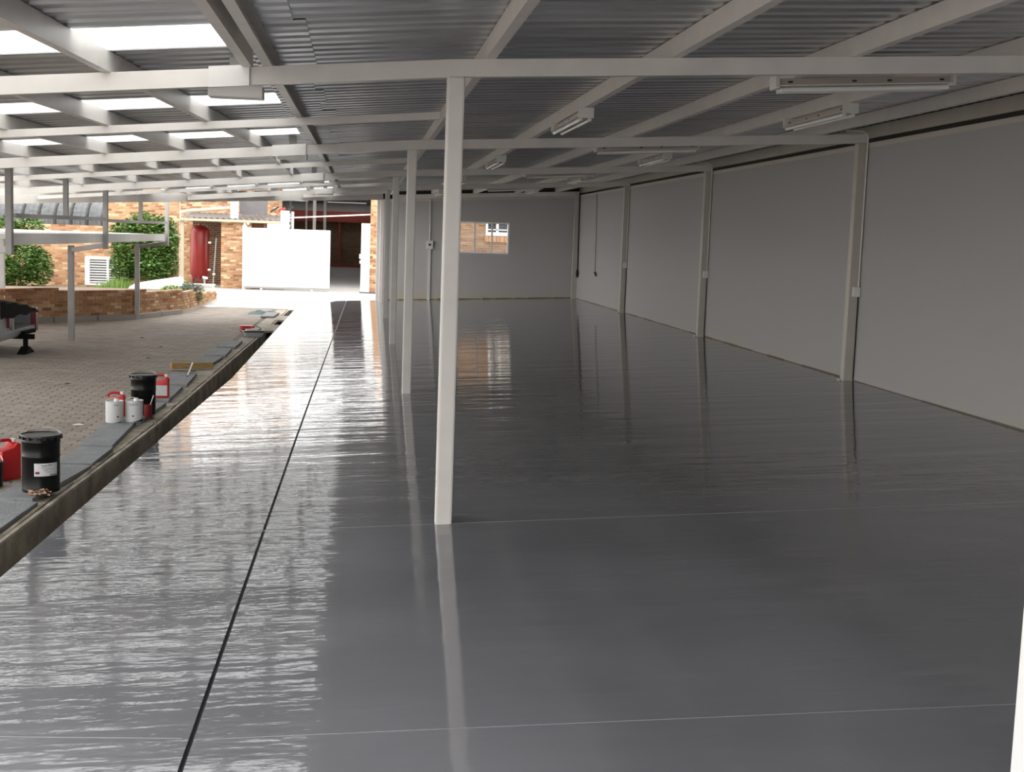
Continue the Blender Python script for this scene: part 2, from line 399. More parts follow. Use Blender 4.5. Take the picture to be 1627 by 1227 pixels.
# ------------------------------------------------------------------ walls
wr = struct('wall_right')
MB().box(XWALL, XWALL+0.12, Y0, YR+0.12, -2.0, 1.19).build('plaster_face', 'plaster', wr)
MB().box(XWALL-0.006, XWALL+0.12, Y0, YR+0.1, 1.15, 1.205).build('wall_capping', 'paint_wall', wr)
tw = MB().box(XWALL+0.07, XWALL+0.11, Y0, YR, 1.27, 1.41).build('trim_4', 'paint_wall'); tw['kind'] = 'structure'
wf = struct('wall_front')  # unseen end wall behind the camera, added to darken the right side
MB().box(XC, XWALL+0.12, Y0-0.12, Y0, -2.0, 1.3).build('plaster_face', 'plaster', wf)
tr = MB().box(XWALL+0.14, XWALL+0.2, Y0, YR+0.3, 1.0, 1.6).build('trim_2', 'darkgap'); tr['kind'] = 'structure'  # near-black sheet added for the shade in the gap above the wall
bb = MB()
for k in range(60):
    a = Y0+(YR-0.3-Y0)*k/60; b = Y0+(YR-0.3-Y0)*(k+1)/60; hh = 0.004+0.010*R.random()
    bb.box(XWALL-0.006, XWALL+0.01, a, b, fl(XWALL)-0.02, fl(XWALL)+hh)
bb.build('baseboard_right', mat('damp_grime', (0.15, 0.135, 0.11), 0.9))['kind'] = 'structure'
# rear wall with the window opening, a hair askew as in the photograph (left end stands nearer)
wx0, wx1, wz0, wz1 = 2.40, 3.84, -0.38, 0.44
XL = 0.50
def ry(x): return 33.9 + (33.1-33.9)*(x-XL)/(5.57-XL)
rw = struct('wall_rear')
def rbox(m, x0, x1, z0, z1, d0=0.0, d1=0.12):
    return m.hexa([(x0, ry(x0)+d0, z0), (x1, ry(x1)+d0, z0), (x1, ry(x1)+d1, z0), (x0, ry(x0)+d1, z0)], [(x0, ry(x0)+d0, z1), (x1, ry(x1)+d0, z1), (x1, ry(x1)+d1, z1), (x0, ry(x0)+d1, z1)])
m = MB(); rbox(m, XL, wx0, -2, 1.0); rbox(m, wx1, XWALL, -2, 1.16); rbox(m, wx0, wx1, -2, wz0); rbox(m, wx0, wx1, wz1, 1.05)
m.build('plaster_face', 'plaster', rw)
m = MB()
for k in range(10):
    xa = XL+(XWALL-XL)*k/10; xb = XL+(XWALL-XL)*(k+1)/10
    m.hexa([(xa, ry(xa)-0.02, rf(xa)-0.06), (xb, ry(xb)-0.02, rf(xb)-0.06), (xb, ry(xb)+0.1, rf(xb)-0.06), (xa, ry(xa)+0.1, rf(xa)-0.06)],
           [(xa, ry(xa)-0.02, rf(xa)+0.02), (xb, ry(xb)-0.02, rf(xb)+0.02), (xb, ry(xb)+0.1, rf(xb)+0.02), (xa, ry(xa)+0.1, rf(xa)+0.02)])
m.build('wall_plate', 'paint_wall', rw)
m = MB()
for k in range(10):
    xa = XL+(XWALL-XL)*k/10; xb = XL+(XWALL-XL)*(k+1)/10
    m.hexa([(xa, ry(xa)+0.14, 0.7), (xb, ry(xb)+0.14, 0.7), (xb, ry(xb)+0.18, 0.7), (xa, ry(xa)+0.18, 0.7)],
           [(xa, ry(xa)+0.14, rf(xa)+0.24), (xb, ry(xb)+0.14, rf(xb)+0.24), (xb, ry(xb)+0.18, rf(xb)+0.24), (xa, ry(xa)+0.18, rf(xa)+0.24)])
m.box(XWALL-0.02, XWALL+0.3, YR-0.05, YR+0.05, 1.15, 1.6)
o = m.build('trim_3', 'darkgap'); o['kind'] = 'structure'  # dark sheet added over the rear wall, shading the gap and blocking sky
bb = MB()
for k in range(30):
    xa = XL+(XWALL-XL)*k/30; xb = XL+(XWALL-XL)*(k+1)/30; hh = 0.006+0.018*R.random()
    rbox(bb, xa, xb, fl(xa)-0.03, fl(xb)+hh, -0.008, 0.02)
bb.build('baseboard_rear', bpy.data.materials['damp_grime'])['kind'] = 'structure'
win = struct('window_1')
m = MB()
for (a, b, c, d) in ((wx0, wx0+0.04, wz0, wz1), (wx1-0.04, wx1, wz0, wz1), (wx0+0.04, wx1-0.04, wz0, wz0+0.04), (wx0+0.04, wx1-0.04, wz1-0.04, wz1)): rbox(m, a, b, c, d, -0.01, 0.08)
m.build('window_frame', 'white', win)
mx_ = [wx0+0.04, 2.945, 3.395, wx1-0.04]
for x in (2.945, 3.395):
    mu = MB(); rbox(mu, x-0.02, x+0.02, wz0+0.04, wz1-0.04, 0.0, 0.06); mu.build('mullion', 'paint2', win)
for a, b in zip(mx_, mx_[1:]):
    gl = MB(); rbox(gl, a, b, wz0+0.04, wz1-0.04, 0.03, 0.036); gl.build('pane', 'glass', win)
for x, z in ((2.93, -0.04), (3.42, -0.04), (2.62, -0.32), (3.66, -0.32)):
    hd = MB(); rbox(hd, x-0.035, x+0.035, z, z+0.025, -0.02, 0.01); hd.build('window_catch', 'steel', win)

# ------------------------------------------------------------------ roof sheets
CEI = struct('ceiling')
SW = SP/8.0
RIB = SW/4
prof = []
for k in range(5):                                       # folded ribs; the last bit laps under the next sheet
    u = k*RIB
    prof += [(u, 0), (u+RIB*0.50, 0), (u+RIB*0.60, 0.036), (u+RIB*0.86, 0.036)] if k < 4 else [(u, -0.002), (u+RIB*0.3, -0.002)]
SZ = 0.215
def lift(x): return rf(x)+SZ
def sheet(name, m, xs, y, dz=0.0):
    b = MB(); vs = []; n = len(prof)
    for x in xs:
        for (py, pz) in prof: vs.append((x, y+py, lift(x)+pz+dz))
    fs = []
    for i in range(len(xs)-1):
        for k in range(n-1): fs.append((i*n+k, i*n+k+1, (i+1)*n+k+1, (i+1)*n+k))
    b.add(vs, fs); return b.build(name, m, CEI)
k0 = -20; kk = k0
while True:
    y = 6.62 + kk*SW
    if y > YR+0.6: break
    lapx = -0.30 + R.choice([-0.06, 0.0, 0.05, 0.10]) + 0.006*max(0, y-10)
    xl = max(-6.35, -6.7 + (y-21.6)*0.676)
    if y > 3.6 and xl < -0.9:  # out-of-view opening in the near carport roof, added to brighten floor and column
        if kk % 4 == 0: sheet('skylight_sheet', 'skylight', [xl, -0.62], y, 0.002)
        else: sheet('roof_sheet', 'sheet', [xl, -0.62], y, 0.0)
    sheet('roof_sheet', 'sheet', [-0.66, lapx], y, -0.006)
    sheet('roof_sheet', 'sheet', [lapx-0.2, XC, XWALL+0.35], y, 0.003)
    kk += 1

# ------------------------------------------------------------------ columns and beams
def post(name, x, y, z0, z1, w, label, group=None, m='paint', cat='column', extra=None):
    t = thing(name, (x, y, z0), label, cat, group)
    MB().box(x-w/2, x+w/2, y-w/2, y+w/2, z0-0.02, z1).build('shaft', m, t, bevel=0.012)
    if extra: extra(t)
    return t
cn = ['nearest white steel column, standing free in the foreground of the grey floor', 'second white steel column from the camera in the middle row',
      'third white steel column from the camera in the middle row', 'fourth white steel column from the camera in the middle row, mostly hidden',
      'fifth and last white steel column of the middle row, at the rear wall']
for i in range(5):
    yy = D1+i*SP
    def ex(t, yy=yy):
        m = MB().prism([(XC+0.05, rf(XC)), (XC+0.085, rf(XC)), (XC+0.05, rf(XC)-0.07)], 'y', yy-0.03, yy+0.03); m.build('gusset', 'paint', t)
    post('steel_column', XC, min(yy, 32.95), fl(XC), rf(XC), 0.10, cn[i], 'middle row of columns', extra=ex)
wn = ['white steel column on the right wall beside the first roof beam, outside the view', 'nearest white column in view on the right wall, with a switch box on its side',
      'second white column in view on the right wall, between two plain wall bays', 'third white column in view on the right wall, narrow with a small switch box',
      'white column in the far corner of the right and rear walls']
for i in range(5):
    yy = min(D1+i*SP, 32.85); x = XW
    t = thing('steel_column', (x, yy, fl(x)), wn[i], 'column', 'right wall columns')
    MB().box(x-0.055, XWALL, yy-0.055, yy+0.055, fl(x)-0.02, rf(x)).build('shaft', 'paint_wall', t, bevel=0.006)
    if i < 4 and i > 0:
        MB().box(x-0.085, x-0.03, yy-0.02, yy+0.075, fl(x)-0.01, fl(x)+0.012).build('base_plate', 'paint_wall', t)
bn = ['nearest main roof beam across the hall, with the first column under it', 'second main roof beam across the hall, on the second column',
      'third main roof beam across the hall, on the third column', 'fourth main roof beam across the hall, near its far end', 'last main roof beam, along the top of the rear wall']
def beam(y, x0, x1, dep, w, label, group):
    t = thing('roof_beam', (XC, y, rf(XC)), label, 'beam', group)
    m = MB(); pts = [x0] + ([XC] if x1 > XC+0.1 else []) + [x1]
    top = lambda x: rf(x)+0.1
    vs = []
    for x in pts: vs += [(x, y-w/2, top(x)-dep), (x, y+w/2, top(x)-dep), (x, y+w/2, top(x)), (x, y-w/2, top(x))]
    fs = [(0, 1, 2, 3)]
    for i in range(len(pts)-1):
        k = i*4
        for a in range(4): fs.append((k+a, k+(a+1) % 4, k+4+(a+1) % 4, k+4+a))
    n = (len(pts)-1)*4; fs.append((n+3, n+2, n+1, n))
    m.add(vs, fs); m.build('beam_member', 'paint', t)
    return t
for i in range(5):
    y = min(D1+i*SP, 32.95)
    t = beam(y, max(-6.3, -6.6+(y-22)*0.676), XWALL+0.0, 0.10, 0.06, bn[i], 'main roof beams')
    if i < 4:
        xa, xb = (-0.87, -0.645) if i == 0 else (-0.95, -0.6)
        m = MB(); top = lambda x: rf(x)+0.11
        m.hexa([(xa, y-0.05, rf(xa)-0.005), (xb, y-0.05, rf(xb)-0.005), (xb, y-0.03, rf(xb)-0.005), (xa, y-0.03, rf(xa)-0.005)],
               [(xa, y-0.05, top(xa)), (xb, y-0.05, top(xb)), (xb, y-0.03, top(xb)), (xa, y-0.03, top(xa))])
        m.build('splice_plate', 'paint2', t)
for i in range(5):
    y = D1+(i-0.5)*SP
    beam(y, max(-6.3, -6.6+(y-22)*0.676), 0.62, 0.06, 0.05, ['half-length white beam before the first main beam, above the camera', 'half-length white beam between the first and second main beams',
        'half-length white beam between the second and third main beams', 'half-length white beam between the third and fourth main beams', 'half-length white beam between the fourth and last main beams'][i], 'half-length roof beams')
# sheet-metal outlet boxes hanging behind the splices
for i in range(4):
    y = D1+i*SP+0.42; xa, xb = -0.92, -0.60
    z = rf(-0.76)+0.012
    t = thing('gutter_outlet_box', (-0.76, y, z), ['white metal gutter box hanging just behind the nearest main beam', 'white metal gutter box hanging behind the second main beam',
        'white metal gutter box hanging behind the third main beam', 'white metal gutter box hanging behind the fourth main beam'][i], 'gutter box', 'gutter boxes under the roof joint')
    MB().box(xa, xb, y-0.08, y+0.08, z-0.035, z+0.035).build('box_shell', 'paint2', t, bevel=0.006)
    MB().box(-0.80, -0.72, y-0.02, y+0.02, z+0.02, rf(-0.76)+SZ).build('hanger', 'paint2', t)
# purlins: C-sections running the length of the roof on top of the beams
def purlin(x7, skew, webright, label, group, Y1=YR+0.25, Ys=Y0):
    x_at = lambda y: x7 + skew*(min(y, 14.0)-7.5)
    t = thing('purlin', (x_at(7.5), 7.5, rf(x_at(7.5))+0.1), label, 'purlin', group)
    m = MB(); yb = [Ys, 14.0, Y1] if skew and Y1 > 14 else [Ys, Y1]
    w, h, th = 0.055, 0.112, 0.006
    for a, b in zip(yb, yb[1:]):
        xa, xb = x_at(a), x_at(b); za, zb = rf(xa)+0.101, rf(xb)+0.101
        def bx(l, r, lo, hi): m.hexa([(xa+l, a, za+lo), (xa+r, a, za+lo), (xb+r, b, zb+lo), (xb+l, b, zb+lo)], [(xa+l, a, za+hi), (xa+r, a, za+hi), (xb+r, b, zb+hi), (xb+l, b, zb+hi)])
        bx(-w/2, w/2, 0, th); bx(-w/2, w/2, h-th, h)
        if webright: bx(w/2-th, w/2, th, h-th)
        else: bx(-w/2, -w/2+th, th, h-th)
    m.build('channel_section', 'paint', t)
    return t
for x, lab in ((0.72, 'purlin running over the middle row of columns'), (1.81, 'first purlin right of the middle columns, carrying lamps'), (2.90, 'second purlin right of the middle columns'),
               (3.98, 'third purlin right of the middle columns, carrying lamps'), (5.02, 'purlin running along beside the right wall')):
    purlin(x, 0, False, 'white steel ' + lab, 'hall purlins')
purlin(-0.545, 0.006, False, 'right one of the two close purlins at the roof joint, with a dark open side', 'carport purlins')
purlin(-0.66, 0.004, True, 'left one of the two close purlins before the nearest main beam', 'carport purlins', 7.56)
for x, lab in ((-1.43, 'first carport purlin left of the pair at the roof joint'), (-2.21, 'second carport purlin left of the pair at the roof joint'),
               (-2.99, 'third carport purlin left of the pair at the roof joint'), (-3.78, 'fourth carport purlin left of the pair at the roof joint'), (-4.56, 'fifth carport purlin left of the pair at the roof joint'), (-5.34, 'outermost carport purlin near the open edge of the roof')):
    purlin(x, 0.052, True, lab, 'carport purlins', min(YR, 22.0+(x+0.338+6.6)/0.676), 3.6)
t = thing('eaves_beam', (-2.5, 29.2, 0.7), 'white slanting eaves beam closing the far end of the carport roof above the driveway', 'beam')
m = MB()
def ey(x): return 22.0 + (x+6.6)/0.676 + 0.05
m.hexa([(-6.35, ey(-6.35), rf(-6.35)-0.03), (XC, ey(XC), rf(XC)-0.03), (XC, ey(XC)+0.06, rf(XC)-0.03), (-6.35, ey(-6.35)+0.06, rf(-6.35)-0.03)],
       [(-6.35, ey(-6.35), rf(-6.35)+0.19), (XC, ey(XC), rf(XC)+0.19), (XC, ey(XC)+0.06, rf(XC)+0.19), (-6.35, ey(-6.35)+0.06, rf(-6.35)+0.19)])
m.build('fascia_board', 'paint', t)
# doorway post at the left end of the rear wall
t = thing('door_post', (0.46, 33.75, fl(0.46)), 'white steel post at the left end of the rear wall beside the driveway', 'column')
MB().box(0.40, 0.50, 33.70, 33.85, fl(0.46)-0.02, rf(0.46)).build('shaft', 'paint2', t, bevel=0.006)

# ------------------------------------------------------------------ strip lamps (unlit)
def lamp(p, q, label, ntube=2):
    p = Vector(p); q = Vector(q); d = (q-p); Ln = d.length; u = d.normalized()
    t = thing('strip_lamp', tuple((p+q)/2), label, 'lamp', 'unlit strip lamps under the roof')
    side = u.cross(Vector((0, 0, 1))).normalized()
    up = Vector((0, 0, 1))
    MB().bar(p+up*0.0, q+up*0.0, 0.065, 0.045).build('batten', 'batten', t, bevel=0.004)
    r = MB().bar(p+up*-0.025, q+up*-0.025, 0.13 if ntube == 2 else 0.09, 0.006); r.build('reflector', 'paint2', t)
    for k in range(ntube):
        o = side*((k-0.5)*0.075 if ntube == 2 else 0.0)
        MB().tube([p+u*0.03+o-up*0.052, q-u*0.03+o-up*0.052], 0.016, 10).build('tube', 'tube', t, smooth=True)
    for e in (p, q):
        MB().bar(e-u*0.012, e+u*0.012, 0.13 if ntube == 2 else 0.09, 0.085).build('end_cap', 'paint2', t)
    # fixing clips on the batten
    m = MB()
    for s_ in (0.08, 0.44, 0.64, 0.94):
        c = p+d*s_; m.bar(c-u*0.015+side*0.0335, c+u*0.015+side*0.0335, 0.002, 0.012)
        m.bar(c-u*0.015-side*0.0335, c+u*0.015-side*0.0335, 0.002, 0.012)
    m.build('slots', 'darkgap', t)['kind'] = 'stuff'
def pz(x): return rf(x)+0.1
for i in range(4):
    y = D1+i*SP+0.62
    lamp((2.62, y, rf(2.62)+0.025), (3.80, y, rf(3.80)+0.035), ['unlit strip lamp hung crosswise just behind the nearest main beam', 'unlit strip lamp hung crosswise behind the second main beam',
         'unlit strip lamp hung crosswise behind the third main beam', 'unlit strip lamp hung crosswise behind the fourth main beam'][i])
for i in range(4):
    ya = D1+i*SP+2.9
    lamp((1.79, ya, pz(1.79)-0.045), (1.79, ya+1.5, pz(1.79)-0.045), ['unlit twin lamp under the first right purlin, nearest the foreground column', 'unlit twin lamp under the first right purlin, in the second bay',
         'unlit twin lamp under the first right purlin, in the third bay', 'unlit twin lamp under the first right purlin, in the last bay'][i])
    lamp((3.96, ya-0.15, pz(3.96)-0.045), (3.96, ya+1.35, pz(3.96)-0.045), ['unlit twin lamp under the purlin nearest the right wall, first bay in view', 'unlit twin lamp under the right purlin, second bay',
         'unlit twin lamp under the right purlin, third bay', 'unlit twin lamp under the right purlin, last bay'][i])

# ------------------------------------------------------------------ electrical
for i in (1, 2, 3):
    yy = D1+i*SP; x = XW
    t = thing('switch_box', (x, yy-0.07, -0.44), ['', 'small white switch box with conduit on the nearest right wall column', 'small white switch box with conduit on the second right wall column', 'small white switch box with conduit on the third right wall column'][i], 'switch box', 'switch boxes on the wall columns')
    MB().box(x-0.02, x+0.06, yy-0.105, yy-0.056, -0.50, -0.39).build('box_shell', 'paint2', t, bevel=0.004)
    MB().tube([(x+0.045, yy-0.07, -0.39), (x+0.045, yy-0.07, rf(x)+0.05), (x+0.03, yy-0.07, rf(x)+0.10), (x-0.02, yy-0.05, rf(x)+0.13), (x-0.2, yy-0.02, rf(x)+0.135)], 0.010, 8).build('conduit', 'paint', t, smooth=True)
    MB().tube([(x+0.052, yy-0.062, -0.5), (x+0.052, yy-0.062, fl(x)+0.01)], 0.006, 6).build('cable', 'rubber', t)
x = 1.785
yv = ry(x)
t = thing('isolator_box', (x, yv-0.03, -0.2), 'white isolator box with black switch and conduit on the rear wall', 'switch box')
MB().box(x-0.085, x+0.085, yv-0.08, yv-0.002, -0.31, -0.09).build('box_shell', 'paint2', t, bevel=0.008)
MB().box(x-0.03, x+0.03, yv-0.086, yv-0.08, -0.225, -0.175).build('switch', 'black', t)
MB().tube([(x, yv-0.03, -0.09), (x-0.01, yv-0.03, rf(x)-0.03)], 0.016, 8).build('conduit', 'paint', t)
MB().box(x-0.035, x+0.035, yv-0.04, yv-0.002, fl(x), -0.31).build('trunking', 'paint2', t)
t = thing('hanging_cable', (5.53, 30.2, -0.75), 'thin dark cable with a plug hanging on the right wall near the corner', 'cable')
MB().tube([(5.555, 30.3, 1.17), (5.558, 30.2, 0.3), (5.558, 30.15, -0.72)], 0.006, 6).build('cord', 'rubber', t)
MB().tube([(5.55, 30.15, -0.72), (5.54, 30.1, -0.70), (5.535, 29.98, -0.72), (5.54, 29.93, -0.78)], 0.02, 8).build('plug', 'rubber', t, smooth=True)
t = thing('coiled_cable', (5.5, 32.5, -0.85), 'dark looped cable hanging beside the corner column of the right wall', 'cable')
MB().tube([(5.54, 32.62, 1.2), (5.545, 32.6, 0.2), (5.545, 32.55, -0.75)], 0.018, 6).build('cord', 'rubber', t)
MB().tube([(5.54, 32.55+0.07*math.sin(a), -0.72-0.13*(1-math.cos(a))/2*1.2) for a in [k*math.pi/4 for k in range(9)]], 0.03, 8).build('loop', 'rubber', t, smooth=True)

# ------------------------------------------------------------------ brick walls
BRK = dict(l=0.172, h=0.052, j=0.010)
def brick_rows(x0, x1, z0, z1, holes=()):
    out = []; z = z0; r = 0
    while z + BRK['h'] <= z1+0.03:
        x = x0 - (0.091 if r % 2 else 0)
        while x < x1:
            a, b = max(x, x0), min(x+BRK['l'], x1)
            if b-a > 0.04:
                segs = [(a, b)]
                for (hx0, hx1, hz0, hz1) in holes:
                    if z+BRK['h'] > hz0 and z < hz1:
                        ns_ = []
                        for (p, q) in segs:
                            if q <= hx0 or p >= hx1: ns_.append((p, q))
                            else:
                                if p < hx0-0.02: ns_.append((p, hx0))
                                if q > hx1+0.02: ns_.append((hx1, q))
                        segs = ns_
                for s_ in segs: out.append((s_[0], s_[1], z, z+BRK['h']))
            x += BRK['l']+BRK['j']
        z += BRK['h']+BRK['j']+0.002; r += 1
    return out
def brick_wall(parent, x0, x1, y, z0, z1, holes=(), m='brick', thick=0.2, back=True):
    b = MB()
    for (a, c, e, g_) in brick_rows(x0, x1, z0, z1, holes):
        d = R.uniform(-0.003, 0.003); b.box(a, c, y+d, y+0.06, e, g_)
    o = b.build('brick_courses', m, parent); o['kind'] = 'stuff'
    core = MB()
    xs = sorted({min(max(q, x0), x1) for q in [x0, x1, *[h[0] for h in holes], *[h[1] for h in holes]]})
    for a, c in zip(xs, xs[1:]):
        hh = [h for h in holes if h[0] <= a and h[1] >= c]
        if not hh: core.box(a, c, y+0.008, y+thick, z0, z1)
        else:
            h = hh[0]
            if h[2] > z0: core.box(a, c, y+0.008, y+thick, z0, h[2])
            if h[3] < z1: core.box(a, c, y+0.008, y+thick, h[3], z1)
    core.build('mortar_core', 'mortar', parent)

# garden wall: bricks follow a bent line; the largest are single parts
pl = [(-8.6, 21.8), (-6.32, 23.98), (-5.95, 24.62), (-4.47, 26.32), (-3.83, 28.4), (-3.66, 31.0), (-3.66, 33.6)]
PW = thing('garden_wall', (-4.47, 26.32, ZP), 'low curving face brick garden wall holding the planted bed', 'wall')
seglen = []; tot = 0
for a, b in zip(pl, pl[1:]):
    d = math.hypot(b[0]-a[0], b[1]-a[1]); seglen.append((tot, d, a, b)); tot += d
def along(s):
    for (st, d, a, b) in seglen:
        if s <= st+d or (st, d, a, b) == seglen[-1]:
            t_ = (s-st)/d; return Vector((a[0]+(b[0]-a[0])*t_, a[1]+(b[1]-a[1])*t_, 0)), math.atan2(b[1]-a[1], b[0]-a[0])
def wtop(s):
    p, _ = along(s); y = p.y
    return -1.20 if y < 24.6 else (-1.20-0.035*(y-24.6) if y < 28 else -1.32-0.05*(y-28))
one = MB().box(-BRK['l']/2, BRK['l']/2, 0, 0.1, 0, BRK['h'])
allb = []
r = 0; z = ZP + 0.10
while z < -1.15:
    s = 0.091 if r % 2 else 0.0
    while s < tot-0.1:
        if z + BRK['h'] <= wtop(s)+0.02:
            p, a = along(s+BRK['l']/2); allb.append((p.x, p.y, z, a))
        s += BRK['l']+BRK['j']
    z += BRK['h']+BRK['j']; r += 1
vis = [q for q in allb if -5 < in_view(q[0], q[1], q[2])[0] < 1600]
vis.sort(key=lambda q: q[1]); single = set(vis[:295])
proto = None; rest = MB()
for q in allb:
    p = Vector((q[0], q[1], q[2])); rz = Matrix.Rotation(q[3], 3, 'Z')
    if q in single:
        if proto is None:
            proto = one.build('brick', 'brick', PW, bevel=0.004, local=True); ob = proto
        else: ob = link_copy(proto, PW)
        ob.location = p + Vector((0, 0, ZO)) - world_loc(PW); ob.rotation_euler = (0, 0, q[3])
    else: rest.obox(p + rz @ Vector((0, 0.05, BRK['h']/2)), (BRK['l'], 0.1, BRK['h']), rz)
if rest.v:
    o = rest.build('brick_courses', 'brick', PW); o['kind'] = 'stuff'
core = MB(); n = 60; ftg = MB()
for i in range(n):
    pa, aa = along(tot*i/n); pb_, ab = along(tot*(i+1)/n)
    na = Vector((-math.sin(aa), math.cos(aa), 0)); nb = na if i == n-1 else Vector((-math.sin(ab), math.cos(ab), 0))
    za, zb = wtop(tot*i/n)-0.03, wtop(tot*(i+1)/n)-0.03
    A0, A1, B0, B1 = pa+na*0.012, pa+na*0.22, pb_+nb*0.012, pb_+nb*0.22
    core.hexa([(A0.x, A0.y, ZP), (B0.x, B0.y, ZP), (B1.x, B1.y, ZP), (A1.x, A1.y, ZP)], [(A0.x, A0.y, za), (B0.x, B0.y, zb), (B1.x, B1.y, zb), (A1.x, A1.y, za)])
core.build('mortar_core', 'mortar', PW)
# concrete kerb stones at the foot of the garden wall, each its own length
s = 1.2
while s < 7.4:
    pa, aa = along(s+0.01); pb_, ab = along(s+0.97)
    na = Vector((-math.sin(aa), math.cos(aa), 0))
    k = MB(); q0, q1 = pa-na*0.07, pb_-na*0.07
    k.hexa([(q0.x, q0.y, ZP), (q1.x, q1.y, ZP), (pb_.x, pb_.y, ZP), (pa.x, pa.y, ZP)], [(q0.x, q0.y, ZP+0.10), (q1.x, q1.y, ZP+0.10), (pb_.x, pb_.y, ZP+0.105), (pa.x, pa.y, ZP+0.105)])
    k.build('kerb_stone', 'concrete', PW); s += 1.0
# planted bed
b = MB()
front = [along(tot*i/24) for i in range(25)]
vs = []; fs = []
for i, (p, a) in enumerate(front):
    zt = wtop(tot*i/24)-0.05
    back = Vector((p.x*1.0-0.0, 41.5, 0)) if p.x < -4.7 else Vector((-4.6 - (p.x+4.7)*0.0, 38.5, 0))
    nrm = Vector((-math.sin(a), math.cos(a), 0))
    f0 = p+nrm*0.15
    bx_ = p.x-0.2 if i < 12 else -4.6
    by = 34.2
    vs += [(f0.x, f0.y, zt), (bx_, max(by, f0.y+0.2), -1.57)]
for i in range(24): fs.append((2*i, 2*i+2, 2*i+3, 2*i+1))
b.add(vs, fs); o = b.build('planted_bed', 'soil'); o['kind'] = 'structure'

# house wall behind the bed, louvred window in it
HW = struct('wall_house')
lv = (-7.03, -5.92, -1.53, -0.81)
brick_wall(HW, -9.6, -6.55, 34.0, -1.66, -0.02, holes=[lv])
brick_wall(HW, -6.55, -4.68, 34.0, -1.66, 1.5, holes=[lv])
LW = struct('window_2')
m = MB()
m.box(lv[0], lv[0]+0.12, 33.96, 34.08, lv[2], lv[3]); m.box(lv[1]-0.10, lv[1], 33.96, 34.08, lv[2], lv[3])
m.box(lv[0]+0.12, lv[1]-0.10, 33.96, 34.08, lv[3]-0.06, lv[3]); m.box(lv[0]+0.12, lv[1]-0.10, 33.96, 34.08, lv[2], lv[2]+0.05)
m.build('window_frame', 'white', LW)
xm = -6.46
MB().box(xm-0.03, xm+0.03, 33.965, 34.07, lv[2]+0.05, lv[3]-0.06).build('mullion', 'white', LW)
sl = None
for (a, c) in ((lv[0]+0.12, xm-0.03), (xm+0.03, lv[1]-0.10)):
    for k in range(9):
        z = lv[2]+0.07+k*0.066
        MB().hexa([(a, 33.975, z), (c, 33.975, z), (c, 34.03, z+0.03), (a, 34.03, z+0.03)], [(a, 33.975, z+0.012), (c, 33.975, z+0.012), (c, 34.03, z+0.042), (a, 34.03, z+0.042)]).build('louvre_slat', 'white', LW)
MB().box(lv[0]+0.1, lv[1]-0.08, 34.09, 34.1, lv[2], lv[3]).build('dark_backing', 'darkgap', LW)
# second house wall, above and behind the lean-to
HB = struct('wall_house.001')
brick_wall(HB, -8.0, -2.55, 42.0, -1.9, 1.9)

# curved sheet-metal carport roof far left
t = thing('curved_roof', (-8.2, 36, -0.2), 'curved corrugated metal roof behind the brick wall at far left', 'roof')
def curve_pt(s_):   # vertical skirt, then a quarter round going up and away
    if s_ < 0.3: return (36.0, -0.12+s_*0.9)
    a = (s_-0.3)/1.0*math.pi/2
    return (36.0+2.6*(1-math.cos(a)), 0.15+0.8*math.sin(a))
pan = 0
xs0 = -9.9
while xs0 < -6.7:
    m = MB(); vs = []; fs = []; nS = 14; cor = [(0, 0), (0.035, 0.02), (0.07, 0.02), (0.105, 0), (0.14, 0), (0.175, 0.02), (0.21, 0.02), (0.245, 0), (0.28, 0), (0.315, 0.02), (0.35, 0.02), (0.385, 0), (0.42, 0)]
    for i in range(nS+1):
        y_, z_ = curve_pt(1.3*i/nS)
        for (dx, dn) in cor: vs.append((xs0+dx, y_-dn*(1.0 if i < 6 else 0.7), z_+dn*(0 if i < 6 else 0.7)))
    w = len(cor)
    for i in range(nS):
        for k in range(w-1): fs.append((i*w+k, i*w+k+1, (i+1)*w+k+1, (i+1)*w+k))
    m.add(vs, fs); m.build('roof_sheet', mat('weathered_zinc_%d' % pan, (0.085, 0.09, 0.095), 0.5, metal=0.0, var=0.3, vscale=8), t)  # zinc sheet in a dark, randomly mottled grey
    MB().tube([(xs0+0.42, curve_pt(1.3*i/10)[0]-0.03, curve_pt(1.3*i/10)[1]+0.02) for i in range(11)], 0.022, 6).build('rib', 'darkgap', t)
    xs0 += 0.42; pan += 1
MB().box(-9.9, -6.5, 35.93, 35.99, -0.12, -0.06).build('bottom_rail', 'greysteel', t)
for xx in (-9.6, -7.1): MB().box(xx-0.03, xx+0.03, 36.02, 36.08, -1.9, -0.1).build('post', 'greysteel', t)

# ------------------------------------------------------------------ carport: cantilevered canopy frames at the left
def frame(ypost, xpost, yup, label, gi):
    t = thing('carport_frame', (xpost, ypost, ZP), label, 'carport post', 'posts along the canopy edge')
    MB().box(xpost-0.045, xpost+0.045, ypost-0.045, ypost+0.045, ZP-0.01, -0.33).build('post', 'greysteel', t, bevel=0.006)
    MB().bar((xpost, ypost, -0.40), (XEDGE, yup, -0.30), 0.05, 0.07).build('bracket_arm', 'greysteel', t)
    MB().box(XEDGE-0.035, XEDGE+0.035, yup-0.05, yup+0.05, -0.36, rf(XEDGE)+0.1).build('upright', 'greysteel', t, bevel=0.005)
    return t
frame(21.1, -4.58, 20.6, 'grey steel carport post with bent arm, nearer of the two standing in the yard', 0)
frame(26.3, -4.43, 26.95, 'grey steel carport post with bent arm, farther one by the brick garden wall', 1)
frame(15.6, -4.75, 15.1, 'grey steel carport frame at the left edge of the view, only its upright showing', 2)
